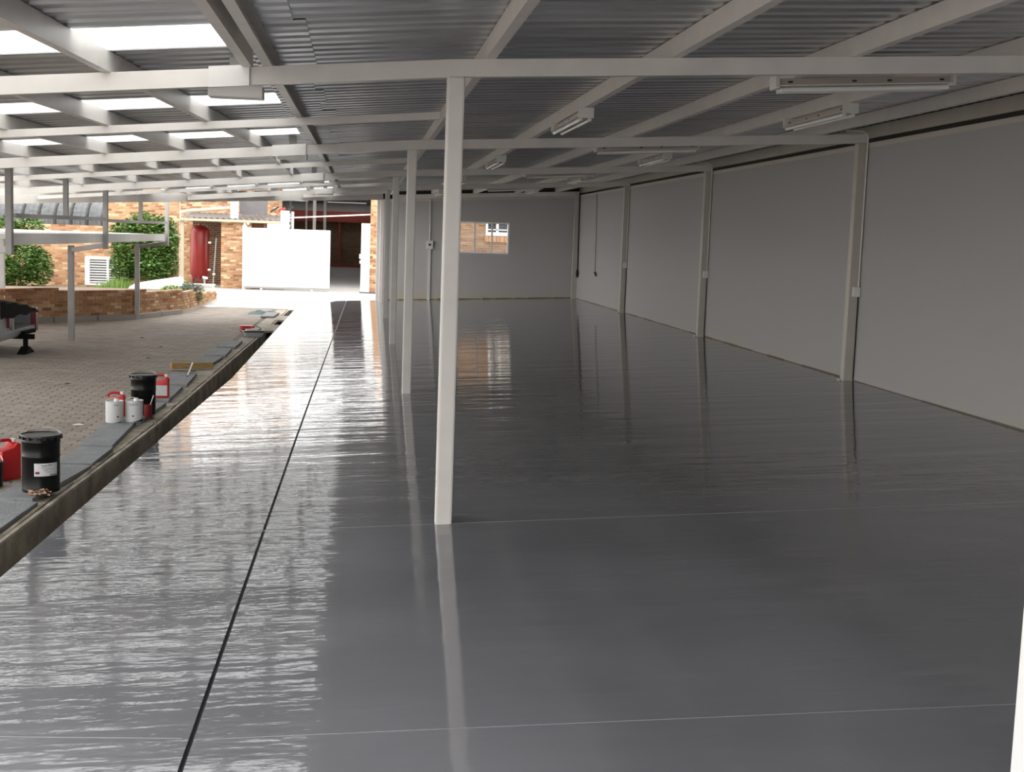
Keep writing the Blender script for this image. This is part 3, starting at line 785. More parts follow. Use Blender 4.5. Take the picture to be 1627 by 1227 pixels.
for (ya, yb, lab) in ((15.3, 20.5, 'white flat lower canopy at far left, longer panel'), (20.75, 26.85, 'white flat lower canopy behind the nearer carport post')):
    t = thing('lower_canopy', (XEDGE, (ya+yb)/2, -0.2), lab, 'canopy', 'lower flat canopies')
    MB().box(-7.2, XEDGE-0.045, ya, yb, -0.19, -0.135).build('canopy_roof', 'paint', t)
    MB().box(XEDGE-0.045, XEDGE-0.015, ya, yb, -0.26, -0.125).build('fascia', 'paint2', t)
    MB().bar((XEDGE, ya, 0.08), (XEDGE, yb, 0.10), 0.045, 0.05).build('tie_rail', 'greysteel', t)
    for ym in ((ya+yb)/2,):
        MB().box(XEDGE-0.03, XEDGE+0.03, ym-0.04, ym+0.04, 0.1, rf(XEDGE)+0.1).build('hanger', 'greysteel', t)
    for ym in (ya+0.3, yb-0.3): MB().box(-7.15, -7.05, ym-0.05, ym+0.05, ZP, -0.19).build('post', 'greysteel', t)

# ------------------------------------------------------------------ lean-to, tank, gate, garage
LT = thing('lean_to', (-3.9, 39.6, -1.75), 'small lean-to with corrugated roof sheltering the red tank', 'shed')
zt, zb_, y1_, y0_ = 0.50, 0.30, 41.9, 39.4
m = MB(); n = 34; vs = []; fs = []
for i in range(n+1):
    x = -5.42 + (2.95)*i/n; h = 0.035 if i % 2 else 0
    vs += [(x, y0_, zb_+h+0.02), (x, y1_, zt+h)]
for i in range(n): fs.append((2*i, 2*i+2, 2*i+3, 2*i+1))
m.add(vs, fs); m.build('roof_sheet', 'rooftin', LT)
MB().box(-5.44, -2.46, y0_-0.08, y0_-0.01, zb_-0.06, zb_+0.02).build('gutter', 'creampipe', LT)
MB().box(-5.38, -5.28, 39.42, 39.52, -1.8, zb_-0.02).build('post', 'creampipe', LT)
brick_wall(LT, -4.20, -3.30, 39.55, -1.78, zb_-0.03)
MB().box(-3.3, -2.95, 39.6, 39.7, -1.78, zb_-0.03).build('side_panel', 'brickdark', LT)
brick_wall(LT, -5.3, -4.2, 41.6, -1.9, 0.45, m='brickdark')
MB().tube([(-5.40, 39.35, 0.30), (-5.38, 39.4, 0.46), (-5.2, 39.45, 0.52), (-3.95, 39.5, 0.66)], 0.055, 8).build('overflow_pipe', 'creampipe', LT, smooth=True)
MB().box(-3.95, -3.72, 39.7, 39.9, 0.3, 1.2).build('vent_stack', 'whitewall', LT)
MB().box(-3.72, -2.9, 40.2, 40.4, 0.5, 1.2).build('back_panel', 'rooftin', LT)
TK = thing('water_tank', (-4.94, 40.5, -1.77), 'tall red cylindrical pressure tank standing in the lean-to', 'tank')
pr = [(0.02, -1.55), (0.15, -1.53), (0.25, -1.46), (0.29, -1.36), (0.29, -0.07), (0.25, 0.03), (0.15, 0.09), (0.02, 0.11)]
MB().lathe(pr, (-4.94, 40.5, 0), 32).build('vessel', 'redpaint', TK, smooth=True)
MB().tube([(-4.94, 40.5, 0.1), (-4.94, 40.5, 0.17)], 0.05, 10).build('cap', 'redpaint', TK)
for k in range(3):
    a = 2*math.pi*k/3+0.5; px, py = -4.94+0.24*math.cos(a), 40.5+0.24*math.sin(a)
    MB().box(px-0.03, px+0.03, py-0.03, py+0.03, -1.8, -1.38).build('leg', 'redpaint', TK)
t = thing('standpipe', (-4.45, 39.7, -1.77), 'thin grey standpipe with valves beside the red tank', 'pipe')
MB().tube([(-4.45, 39.7, -1.78), (-4.42, 39.7, -1.3), (-4.36, 39.72, -0.25)], 0.018, 8).build('pipe', 'greysteel', t)
for zz, xx in ((-0.40, -4.55), (-1.35, -4.42), (-1.22, -4.56)): MB().tube([(xx-0.04, 39.68, zz), (xx+0.04, 39.68, zz)], 0.03, 8).build('valve', 'whitecap', t)
GT = thing('sliding_gate', (-2.2, 39.0, -1.75), 'big plain white sliding gate panel across the driveway', 'gate')
MB().box(-3.48, -0.92, 39.0, 39.05, -1.66, 0.09).build('panel', 'white', GT, bevel=0.02)
m = MB(); m.box(-3.46, -0.94, 38.99, 39.06, -1.70, -1.66); m.build('bottom_rail', 'greysteel', GT)
for xx in (-2.95, -1.45): MB().tube([(xx, 39.0, -1.705), (xx, 39.05, -1.705)], 0.04, 14).build('wheel', 'white', GT)
t = thing('gate_hinge_post', (-3.45, 38.95, 0.1), 'small white bracket with rollers at the upper left gate corner', 'bracket')
MB().box(-3.52, -3.40, 39.06, 39.12, -1.75, 0.16).build('post', 'white', t)
for xx, zz in ((-3.46, 0.19), (-3.36, 0.21)): MB().tube([(xx, 39.02, zz), (xx, 39.1, zz)], 0.035, 10).build('roller', 'white', t)
t = thing('gate_pillar', (-2.3, 39.5, -1.75), 'white painted pillar rising behind the sliding gate', 'pillar')
MB().box(-2.82, -2.3, 39.35, 39.7, -1.8, 0.30).build('shaft', 'whitewall', t)
m = MB()
for k in range(8): m.box(-2.42, -2.14-0.03*(k % 2), 39.25, 39.5, -0.02+k*0.083, 0.055+k*0.083)
m.build('stepped_bricks', 'whitewall', t)
t = thing('gate_track', (-1, 39.5, 0.5), 'thin white overhead rail spanning the garage opening', 'rail')
MB().bar((-2.3, 39.3, 0.42), (0.35, 39.1, 0.62), 0.04, 0.04).build('rail', 'paint2', t)
t = thing('brick_pier', (0.4, 39.0, -1.75), 'narrow face brick pier between the garage opening and the hall', 'pier')
brick_wall(t, 0.27, 0.56, 38.95, -1.78, 1.15, thick=0.3)
t = thing('gate_leaf', (0.1, 38.9, -1.75), 'narrow white gate leaf against the brick pier', 'gate')
MB().box(0.0, 0.27, 38.88, 38.94, -1.72, 0.34).build('panel', 'white', t, bevel=0.01)
MB().box(-0.05, 0.02, 38.84, 38.88, -0.72, -0.58).build('latch', 'white', t)
MB().box(-0.04, 0.0, 38.84, 38.88, -0.86, -0.78).build('latch', 'white', t)
MB().tube([(-0.02, 38.8, -1.73), (0.1, 38.75, -1.735), (0.3, 38.75, -1.735), (0.5, 38.7, -1.735)], 0.015, 6).build('ground_cable', 'rubber', t)
# garage beyond
GR = struct('room_garage')
m = MB(); m.hexa([(-7, 41.5, -1.95), (3, 41.5, -1.95), (3, 60, -1.65), (-7, 60, -1.65)], [(-7, 41.5, -1.75), (3, 41.5, -1.75), (3, 60, -1.43), (-7, 60, -1.43)]); m.build('garage_floor', 'garage', GR)
brick_wall(GR, -4.4, 1.5, 58.0, -1.5, 0.62, m='brickdark')
MB().box(-7, 3, 57.6, 58.2, 0.52, 0.98).build('red_fascia', 'redbeam', GR)
MB().box(-7, 3, 57.9, 58.3, 0.9, 2.4).build('upper_wall', 'greysteel', GR)
MB().box(-1.02, -0.92, 57.7, 57.9, -1.45, 0.6).build('red_pier', 'redbeam', GR)
MB().box(-4.4, 1.5, 57.85, 57.97, -1.45, -1.33).build('red_plinth', 'redbeam', GR)
MB().box(1.5, 1.7, 41.5, 58, -1.9, 2.2).build('side_wall', 'brickdark', GR)
MB().box(-7.0, -6.8, 42.2, 58, -1.9, 2.2).build('side_wall', 'brickdark', GR)
m = MB()
for k in range(9):   # roof sheets with slots between for the skylight strips
    ya = 41.6+k*1.9
    MB().hexa([(-7, ya, 1.32+0.01*k), (3, ya, 1.55+0.01*k), (3, ya+1.45, 1.56+0.01*k), (-7, ya+1.45, 1.33+0.01*k)], [(-7, ya, 1.36+0.01*k), (3, ya, 1.59+0.01*k), (3, ya+1.45, 1.6+0.01*k), (-7, ya+1.45, 1.37+0.01*k)]).build('garage_roof_sheet', 'rooftin', GR)
    if k % 3 == 1:
        for x0 in (-6.5, -4.0, -1.5, 1.0):
            MB().box(x0, x0+1.7, ya+1.45, ya+1.9, 1.36, 1.37).build('garage_skylight', 'skylight', GR)
        for x0 in (-7, -4.8, -2.3, 0.2, 2.7):
            MB().box(x0, x0+0.8, ya+1.45, ya+1.9, 1.30, 1.38).build('garage_roof_sheet', 'rooftin', GR)
    else: MB().hexa([(-7, ya+1.45, 1.33), (3, ya+1.45, 1.56), (3, ya+1.9, 1.56), (-7, ya+1.9, 1.33)], [(-7, ya+1.45, 1.35), (3, ya+1.45, 1.58), (3, ya+1.9, 1.58), (-7, ya+1.9, 1.35)]).build('garage_roof_sheet', 'rooftin', GR)
for k, (u, yy, w) in enumerate(((438, 46, 0.08), (465, 48, 0.08), (489.5, 52, 0.07), (502, 46, 0.11), (518, 48, 0.10))):
    # pixel column -> direction is only used to measure where the posts stand
    dx = {438: -0.0675, 465: -0.0542, 489.5: -0.0421, 502: -0.0360, 518: -0.0281}[u]
    x = dx*yy
    t = thing('garage_post', (x, yy, -1.7), ['leftmost white post inside the garage, above the lean-to roof', 'second white post from the left inside the garage', 'thin white post in the middle of the garage, farthest back',
        'thickest white post inside the garage', 'rightmost white post inside the garage, above the gate corner'][k], 'post', 'posts inside the garage')
    MB().box(x-w/2, x+w/2, yy-w/2, yy+w/2, -1.72, 1.36).build('shaft', 'paint2', t)
t = thing('bent_drainpipe', (-2.15, 40.5, -0.3), 'bent white drainpipe beside the white gate pillar', 'pipe')
MB().tube([(-2.08, 39.6, 0.62), (-2.08, 39.6, -0.02), (-2.13, 39.6, -0.08), (-2.32, 39.6, -0.10)], 0.04, 8).build('pipe', 'paint2', t, smooth=True)
# roof tiles and finial peeking above the lean-to
t = thing('red_finial', (-2.45, 42.5, 0.6), 'small red bracket on top of the white gate pillar', 'bracket')
MB().bar((-2.5, 39.6, 0.62), (-2.3, 39.6, 0.72), 0.06, 0.08).build('arm', 'redbeam', t)
MB().bar((-2.75, 39.6, 0.58), (-2.5, 39.6, 0.75), 0.03, 0.05).build('strut', 'darkgap', t)
MB().bar((-2.3, 39.6, 0.62), (-2.05, 39.6, 0.78), 0.03, 0.05).build('strut', 'darkgap', t)

# neighbour house seen through the hall window
NB = struct('wall_neighbour')
nw = (3.50, 4.9, 0.10, 0.62)
brick_wall(NB, 1.2, 5.6, 36.3, -1.0, 1.3, holes=[nw], m='brickmid')
NW = struct('window_3')
m = MB()
for (a, c, e, g_) in ((3.5, 3.56, 0.1, 0.62), (4.84, 4.9, 0.1, 0.62), (3.56, 4.84, 0.56, 0.62), (3.56, 4.84, 0.1, 0.2)): m.box(a, c, 36.27, 36.35, e, g_)
m.build('window_frame', 'white', NW)
for x in (3.83, 4.15, 4.48): MB().box(x-0.035, x+0.035, 36.28, 36.34, 0.2, 0.56).build('mullion', 'white', NW)
MB().box(3.56, 4.84, 36.28, 36.34, 0.255, 0.285).build('transom', 'white', NW)
MB().box(3.56, 4.84, 36.33, 36.336, 0.2, 0.56).build('pane', mat('dark_glass', (0.03, 0.035, 0.04), 0.05), NW)
for k in range(13): MB().box(3.48+k*0.11, 3.48+k*0.11+0.1, 36.24, 36.4, -0.08, 0.08).build('sill_brick', 'brick', NW, bevel=0.004)

# ------------------------------------------------------------------ plants
def foliage_mb(blobs, n, size, rnd):
    m = MB(); tot_ = sum(b[3]*b[4]*b[5] for b in blobs)
    for (cx, cy_, cz, rx, ry_, rz_) in blobs:
        for _ in range(int(n*rx*ry_*rz_/tot_)):
            d = Vector((rnd.gauss(0, 1), rnd.gauss(0, 1), rnd.gauss(0, 1))).normalized()*rnd.uniform(0.55, 1.0)
            p = Vector((cx+d.x*rx, cy_+d.y*ry_, cz+d.z*rz_))
            s = size*rnd.uniform(0.6, 1.3); rot = Matrix.Rotation(rnd.uniform(0, 6.28), 3, 'Z') @ Matrix.Rotation(rnd.uniform(-0.9, 0.9), 3, 'X') @ Matrix.Rotation(rnd.uniform(-0.6, 0.6), 3, 'Y')
            q = [p + rot @ Vector(v) for v in ((-s*0.5, 0, 0), (0, -s*0.28, s*0.08), (s*0.6, 0, -s*0.05), (0, s*0.28, s*0.08))]
            m.add(q, [(0, 1, 2, 3)])
    return m
def bush(loc, label, blobs, n, size, leafm='leaf', stems=(), name='shrub'):
    t = thing(name, loc, label, 'shrub')
    o = foliage_mb(blobs, n, size, R).build('foliage', leafm, t); o['kind'] = 'stuff'
    for s_ in stems: MB().tube(s_, 0.018, 6).build('stem', 'bark', t)
    return t
bush((-5.5, 32.8, -1.5), 'large dark green creeper bush growing against the brick wall in the middle of the bed',
     [(-5.75, 33.2, -0.55, 0.5, 0.55, 0.75), (-5.1, 33.2, -0.5, 0.5, 0.5, 0.85), (-4.85, 33.1, -0.3, 0.32, 0.4, 0.62), (-5.45, 33.2, 0.0, 0.45, 0.4, 0.4), (-5.9, 33.1, -1.0, 0.35, 0.45, 0.45), (-5.2, 33.0, -1.0, 0.5, 0.45, 0.4), (-6.1, 33.3, -0.1, 0.2, 0.3, 0.22), (-4.75, 33.2, -0.9, 0.2, 0.3, 0.4)], 9500, 0.10,
     stems=([(-5.9, 33.3, -1.55), (-5.8, 33.2, -0.9), (-5.5, 33.1, -0.2)], [(-5.2, 33.2, -1.5), (-5.15, 33.1, -0.9), (-4.95, 33.1, -0.2)]))
bush((-8.3, 31.5, -1.4), 'dark green bush at the left edge behind the garden wall',
     [(-8.25, 32.3, -0.95, 0.62, 0.6, 0.6), (-7.8, 32.4, -1.05, 0.36, 0.5, 0.52), (-8.6, 32.2, -1.2, 0.4, 0.5, 0.4), (-8.6, 32.3, -0.3, 0.6, 0.5, 0.45), (-8.0, 32.4, -0.05, 0.4, 0.4, 0.18)], 7000, 0.10,
     stems=([(-8.2, 32.3, -1.5), (-8.2, 32.2, -0.6)],))
bush((-6.1, 32.5, -1.5), 'light green grass tuft in front of the louvred window', [], 0, 0.1)
gm = MB()
for _ in range(900):
    x = R.gauss(-5.95, 0.35); y = R.uniform(32.0, 33.4); h = R.uniform(0.12, 0.38)*math.exp(-((x+5.9)/0.6)**2)+0.04; z = -1.2-0.045*(y-25)-0.06
    a = R.uniform(0, 6.28); dx, dy = 0.012*math.cos(a), 0.012*math.sin(a); lx, ly = R.uniform(-0.08, 0.08), R.uniform(-0.08, 0.08)
    gm.add([(x-dx, y-dy, z), (x+dx, y+dy, z), (x+lx, y+ly, z+h)], [(0, 1, 2)])
par = [o for o in C.objects if o.get('label', '').startswith('light green grass tuft')][0]
for ch in list(par.children): bpy.data.objects.remove(ch)
o = gm.build('grass_blades', 'grass', par); o['kind'] = 'stuff'; par['category'] = 'grass'; par.name = 'grass_tuft'
bush((-3.95, 31.2, -1.5), 'grey green trailing plant hanging over the garden wall end', [(-3.95, 30.9, -1.42, 0.3, 0.5, 0.16), (-3.75, 30.2, -1.5, 0.12, 0.3, 0.14)], 700, 0.07, 'greyleaf', name='trailing_plant')
bush((-3.8, 29.3, -1.5), 'bright green low plant hanging down the front of the garden wall', [(-3.78, 30.4, -1.58, 0.14, 0.5, 0.14), (-4.15, 28.9, -1.35, 0.25, 0.3, 0.1)], 600, 0.07, 'grass', name='trailing_plant')
bush((-4.85, 36.5, -1.75), 'sprig of light leaves at the foot of the cream lean-to post', [(-4.85, 36.5, -1.62, 0.18, 0.2, 0.2)], 160, 0.09, 'grass', name='sprig')
# white mound beneath the bush: a covered heap
t = thing('covered_mound', (-4.8, 31.3, -1.45), 'white covered mound lying in the bed under the bush', 'cover')
m = MB().prism([(-5.44, -1.46), (-5.40, -1.40), (-5.25, -1.32), (-4.95, -1.26), (-4.6, -1.20), (-4.3, -1.15), (-4.22, -1.17), (-4.20, -1.46)], 'y', 31.0, 31.5)
m.build('cover_sheet', 'white', t, smooth=True, bevel=0.02)
# white bench at the end of the bed
t = thing('garden_bench', (-3.9, 33.6, -1.6), 'small white bench with ball feet at the garden wall end', 'bench')
MB().box(-4.28, -3.72, 33.5, 33.75, -1.44, -1.40).build('seat', 'white', t)
MB().box(-4.26, -3.74, 33.52, 33.56, -1.47, -1.44).build('apron', 'white', t)
for xx in (-4.24, -3.98, -3.76): MB().box(xx-0.022, xx+0.022, 33.54, 33.7, -1.66, -1.44).build('leg', 'white', t)
t = thing('garden_tap', (-3.98, 33.7, -1.4), 'little tap fitting on the white bench', 'tap')
MB().tube([(-3.98, 33.62, -1.40), (-3.98, 33.62, -1.24)], 0.02, 8).build('riser', 'steel', t)
MB().tube([(-4.03, 33.62, -1.23), (-3.90, 33.62, -1.25)], 0.03, 8).build('spout', 'whitecap', t)

# ------------------------------------------------------------------ trailer
TR = thing('utility_trailer', (-5.4, 18.8, ZP), 'grey box trailer with dark tarpaulin and tow coupling, parked at the left edge', 'trailer')
xf = -4.78
y0t, y1t = 17.75, 19.75
zb0, zb1 = -1.60, -1.14
MB().box(xf-1.9, xf, y0t, y1t, zb0, zb0+0.11).build('chassis', 'trailer', TR, bevel=0.01)
m = MB(); m.box(xf-0.05, xf, y0t, y0t+0.62, zb0+0.11, zb1-0.06); 
MB().box(xf-0.05, xf, y0t, y0t+0.14, zb0+0.11, zb1-0.02).build('corner_post', 'trailer', TR, bevel=0.008)
MB().box(xf-0.05, xf, 18.38, 18.48, zb0+0.11, zb1-0.06).build('corner_post', 'trailer', TR, bevel=0.008)
MB().box(xf-0.05, xf, y0t+0.14, 18.38, zb1-0.14, zb1-0.06).build('top_rail', 'trailer', TR, bevel=0.008)
MB().box(xf-0.03, xf+0.012, 18.17, 18.33, zb0+0.16, zb0+0.33).build('tail_lamp', 'lamp_red', TR, bevel=0.01)
MB().box(xf-0.04, xf-0.02, y0t+0.14, 18.38, zb0+0.11, zb1-0.14).build('panel', 'trailer', TR)
MB().box(xf-0.07, xf+0.015, y1t-0.13, y1t, zb0+0.02, zb1-0.1).build('corner_post', 'lamp_red', TR, bevel=0.008)
MB().box(xf-1.9, xf-1.86, y0t, y1t, zb0+0.11, zb1-0.12).build('end_panel', 'trailer', TR)
MB().box(xf-1.9, xf, y1t-0.03, y1t, zb0+0.11, zb1-0.12).build('side_panel', 'trailer', TR)
MB().box(xf-1.9, xf-0.05, y0t, y0t+0.03, zb0+0.11, zb1-0.12).build('side_panel', 'trailer', TR)
MB().box(xf-0.55, xf-0.3, 18.6, 19.1, zb0+0.11, zb0+0.36).build('cargo_box', 'greysteel', TR, bevel=0.01)
m = MB(); vs = []; fs = []; nu = 10
for i in range(nu+1):
    yv_ = y0t-0.02+(y1t-y0t+0.02)*i/nu
    top_ = zb1 + 0.10*(1-i/nu) - 0.10*(i/nu)**2 + 0.02*math.sin(i*2.1)
    vs += [(xf+0.02, yv_, zb1-0.16+0.02*math.sin(i*1.7)), (xf+0.01, yv_, top_-0.03), (xf-0.5, yv_, top_+0.04), (xf-1.9, yv_, top_)]
for i in range(nu):
    for k in range(3): fs.append((i*4+k, i*4+k+1, i*4+5+k, i*4+4+k))
m.add(vs, fs); m.build('tarpaulin', 'tarp', TR, smooth=True)
def wheel(c, r, w, parent):
    pr_ = [(r*0.55, -w/2), (r*0.9, -w/2), (r, -w*0.3), (r, w*0.3), (r*0.9, w/2), (r*0.55, w/2)]
    mm = MB().lathe(pr_, (0, 0, 0), 24); mm.v = [(v[0]+c[0], v[2]+c[1], v[1]+c[2]) for v in mm.v]
    ty = mm.build('tyre', 'rubber', parent, smooth=True)
    h = MB().lathe([(r*0.5, -w*0.42), (r*0.56, -w*0.3), (r*0.56, w*0.3), (r*0.5, w*0.42)], (0, 0, 0), 20); h.v = [(v[0]+c[0], v[2]+c[1], v[1]+c[2]) for v in h.v]
    h.build('hub', 'greysteel', parent, smooth=True)
wheel((-5.05, 17.95, ZP+0.20), 0.20, 0.15, TR); wheel((-5.55, 19.6, ZP+0.20), 0.20, 0.15, TR)
MB().bar((xf-0.3, 18.75, zb0-0.0), (xf+0.20, 18.75, zb0+0.0), 0.07, 0.07).build('drawbar', 'tarp', TR)
MB().bar((xf+0.05, 18.70, zb0+0.05), (xf+0.10, 19.15, zb0+0.06), 0.05, 0.05).build('coupling', 'tarp', TR)
MB().tube([(xf+0.08, 18.75, zb0+0.03), (xf+0.08, 18.75, ZP+0.05)], 0.035, 8).build('jockey_leg', 'tarp', TR)
MB().prism([(18.5, ZP+0.005), (19.0, ZP+0.005), (18.75, ZP+0.10)], 'x', xf+0.02, xf+0.14).build('jockey_foot', 'tarp', TR)

# ------------------------------------------------------------------ drain covers lying beside the channel
cz = zl+0.0
def cover(yc, ln, w, offx, rz, label):
    xc_ = lip(yc)-offx
    t = thing('drain_cover', (xc_, yc, zl-0.012), label, 'slab', 'lifted drain covers')
    t.rotation_euler = (0, 0, rz)
    MB().box(-w/2, w/2, -ln/2, ln/2, 0.0, 0.038).build('slab', 'cover', t, bevel=0.005, local=True)
    return t
cv = [(7.85, 1.15, 0.28, 0.215, -0.04, 'nearest grey drain cover slab, at the left edge before the black drum'),
      (9.15, 1.25, 0.27, 0.23, -0.10, 'grey drain cover slab carrying the labelled black drum'),
      (10.2, 0.75, 0.27, 0.21, -0.02, 'grey drain cover slab just behind the labelled black drum'),
      (11.35, 1.35, 0.27, 0.29, 0.03, 'grey drain cover slab in front of the two white tins'),
      (12.75, 1.25, 0.28, 0.29, -0.03, 'grey drain cover slab under the black drum without label'),
      (14.2, 1.25, 0.27, 0.3, 0.02, 'grey drain cover slab under the red canister behind the drum'),
      (15.6, 1.2, 0.28, 0.33, 0.03, 'grey drain cover slab just before the timber baulk'),
      (17.9, 1.1, 0.28, 0.31, -0.04, 'grey drain cover slab just beyond the timber baulk'),
      (19.2, 1.2, 0.30, 0.31, 0.02, 'grey drain cover slab midway between timber and paint tray'),
      (20.6, 1.2, 0.28, 0.3, 0.0, 'grey drain cover slab just before the paint tray'),
      (28.2, 1.4, 0.28, 0.28, -0.02, 'farthest grey drain cover slab, by the teal rag')]
covers = [cover(*c) for c in cv]
for i, (ya, yb) in enumerate(((23.7, 25.2), (26.6, 28.0))):
    t = thing('channel_cover', ((lip(ya)+slab_edge(ya))/2, (ya+yb)/2, -1.83), ['grey slab lying in place over the drain, nearer one', 'grey slab lying in place over the drain, farther one'][i], 'slab', 'drain covers in place')
    m = MB(); m.hexa([(lip(ya)-0.06, ya, -1.845), (slab_edge(ya)-0.002, ya, -1.845), (slab_edge(yb)-0.002, yb, -1.845), (lip(yb)-0.06, yb, -1.845)],
                     [(lip(ya)-0.06, ya, -1.805), (slab_edge(ya)-0.002, ya, -1.802), (slab_edge(yb)-0.002, yb, -1.802), (lip(yb)-0.06, yb, -1.805)])
    m.build('slab', 'kerb', t)
# dark strips along the channel, put in for the shadow of the covers' edges
strips = [(7.9, 1.2, 0.048), (9.6, 0.8, 0.048), (10.9, 0.9, 0.048), (12.6, 0.9, 0.048), (14.0, 1.0, 0.048), (15.9, 0.9, 0.048)]
for i, (yc, ln, o_) in enumerate(strips):
    t = thing('timber_strip', (lip(yc)-o_, yc, zl), ['dark wooden strip on the drain edge before the labelled drum', 'dark wooden strip on the drain edge beside the labelled drum', 'dark wooden strip on the drain edge before the white tins',
        'dark wooden strip on the drain edge beside the white tins', 'dark wooden strip on the drain edge beside the red canister', 'dark wooden strip on the drain edge before the timber baulk'][i], 'strip', 'wooden strips on the drain edge')
    t.rotation_euler = (0, 0, -0.02)
    MB().box(-0.014, 0.014, -ln/2, ln/2, -0.03, 0.004).build('lath', 'kerb_in', t, bevel=0.003, local=True)

# ------------------------------------------------------------------ drums, canisters, tins
CZ = zl-0.012+0.039
def text_on_cyl(parent, txt, size, r, ang, z, m, name='lettering', depth=0.0008):
    cu = bpy.data.curves.new(name, 'FONT'); cu.body = txt; cu.size = size; cu.align_x = 'CENTER'; cu.resolution_u = 2
    tmp = bpy.data.objects.new('tmp', cu); C.objects.link(tmp); bpy.context.view_layer.update()
    me = bpy.data.meshes.new_from_object(tmp.evaluated_get(bpy.context.evaluated_depsgraph_get())); bpy.data.objects.remove(tmp)
    for v in me.vertices:
        a = ang + v.co.x/r; v.co = Vector(((r+depth)*math.cos(a), (r+depth)*math.sin(a), z+v.co.y))
    o = bpy.data.objects.new(name, me); C.objects.link(o); o.parent = parent; me.materials.append(M[m]); return o
def cyl_patch(r, a0, a1, z0, z1, n=10, th=0.0006):
    m = MB(); vs = []; fs = []
    for i in range(n+1):
        a = a0+(a1-a0)*i/n
        vs += [(r*math.cos(a), r*math.sin(a), z0), (r*math.cos(a), r*math.sin(a), z1), ((r+th)*math.cos(a), (r+th)*math.sin(a), z0), ((r+th)*math.cos(a), (r+th)*math.sin(a), z1)]
    for i in range(n):
        k = i*4; fs += [(k+2, k+6, k+7, k+3), (k, k+1, k+5, k+4), (k+1, k+3, k+7, k+5), (k, k+4, k+6, k+2)]
    fs += [(0, 2, 3, 1), (n*4, n*4+1, n*4+3, n*4+2)]
    return m.add(vs, fs)
def drum(x, y, h, r, label, with_label, rz=0.0):
    t = thing('steel_drum', (x, y, CZ), label, 'drum', 'black steel drums on the drain covers', rz=0)
    pr_ = [(r*0.94, 0), (r*0.97, 0.012), (r*0.945, 0.02), (r*0.95, h*0.60), (r*0.98, h*0.615), (r*0.98, h*0.63), (r*0.955, h*0.645), (r*0.96, h*0.86), (r*0.99, h*0.875), (r*0.99, h*0.89), (r*0.965, h*0.905), (r*0.97, h*0.96)]
    MB().lathe(pr_, (0, 0, 0), 40).build('drum_body', 'black', t, smooth=True, local=True)
    MB().lathe([(r*0.975, h*0.955), (r*1.035, h*0.96), (r*1.045, h*0.985), (r*1.02, h), (r*0.96, h*1.0), (r*0.93, h*0.985), (0.02, h*0.985)], (0, 0, 0), 40).build('lid', 'blacklid', t, smooth=True, local=True)
    m = MB()
    for k in range(16):
        a = 2*math.pi*k/16; m.obox((r*1.04*math.cos(a), r*1.04*math.sin(a), h*0.955), (0.012, 0.022, 0.022), Matrix.Rotation(a, 3, 'Z'))
    m.build('lid_lugs', 'blacklid', t, local=True)['kind'] = 'stuff'
    # drop handle lying against the rim
    pts = [((r*1.05)*math.cos(a), (r*1.05)*math.sin(a), h*(0.985)+0.03*math.sin((a+2.4)/2.2*math.pi)) for a in [-2.4+2.2*k/12 for k in range(13)]]
    MB().tube([(p[0], p[1]+0.0, p[2]) for p in [((r*1.06)*math.cos(0.5+2.2*k/12), (r*1.06)*math.sin(0.5+2.2*k/12), h*0.985+0.025*math.sin(math.pi*k/12)) for k in range(13)]], 0.004, 6).build('handle', 'steel', t, smooth=True, local=True)
    if with_label:
        a0, a1 = math.radians(-97), math.radians(-22); rr = r*0.962
        lb = cyl_patch(rr, a0, a1, h*0.30, h*0.525).build('paper_label', 'label', t, local=True)
        dk = cyl_patch(rr+0.0008, math.radians(-50), a1, h*0.305, h*0.33).build('label_band', 'cover', lb, local=True)
        # the print is too small to read in the photograph: short dark lines of its length
        for (d0, d1, z0, z1) in ((-76, -58, 0.478, 0.490), (-56, -44, 0.484, 0.496), (-75, -62, 0.445, 0.452), (-60, -50, 0.445, 0.449), (-66, -54, 0.415, 0.421), (-52, -40, 0.418, 0.423), (-68, -56, 0.392, 0.396), (-62, -46, 0.370, 0.374)):
            cyl_patch(rr+0.001, math.radians(d0), math.radians(d1), h*z0, h*z1, 4).build('printed_line', 'ink', lb, local=True)
        for a in (-90, -84.5):
            c = Vector((0, 0, 0)); ar = math.radians(a); R2 = rr+0.0014
            q = [(R2*math.cos(ar+d/R2), R2*math.sin(ar+d/R2), h*0.36+e) for d, e in ((0, -0.011), (0.011, 0), (0, 0.011), (-0.011, 0))]
            MB().add(q, [(0, 1, 2, 3)]).build('hazard_mark', 'darkred', lb, local=True)
    return t
drum(-2.11, 8.79, 0.385, 0.128, 'black steel drum with white paper label, nearest on the drain covers', True)
drum(-2.05, 12.52, 0.385, 0.122, 'black steel drum without a label standing behind the white tins', False)

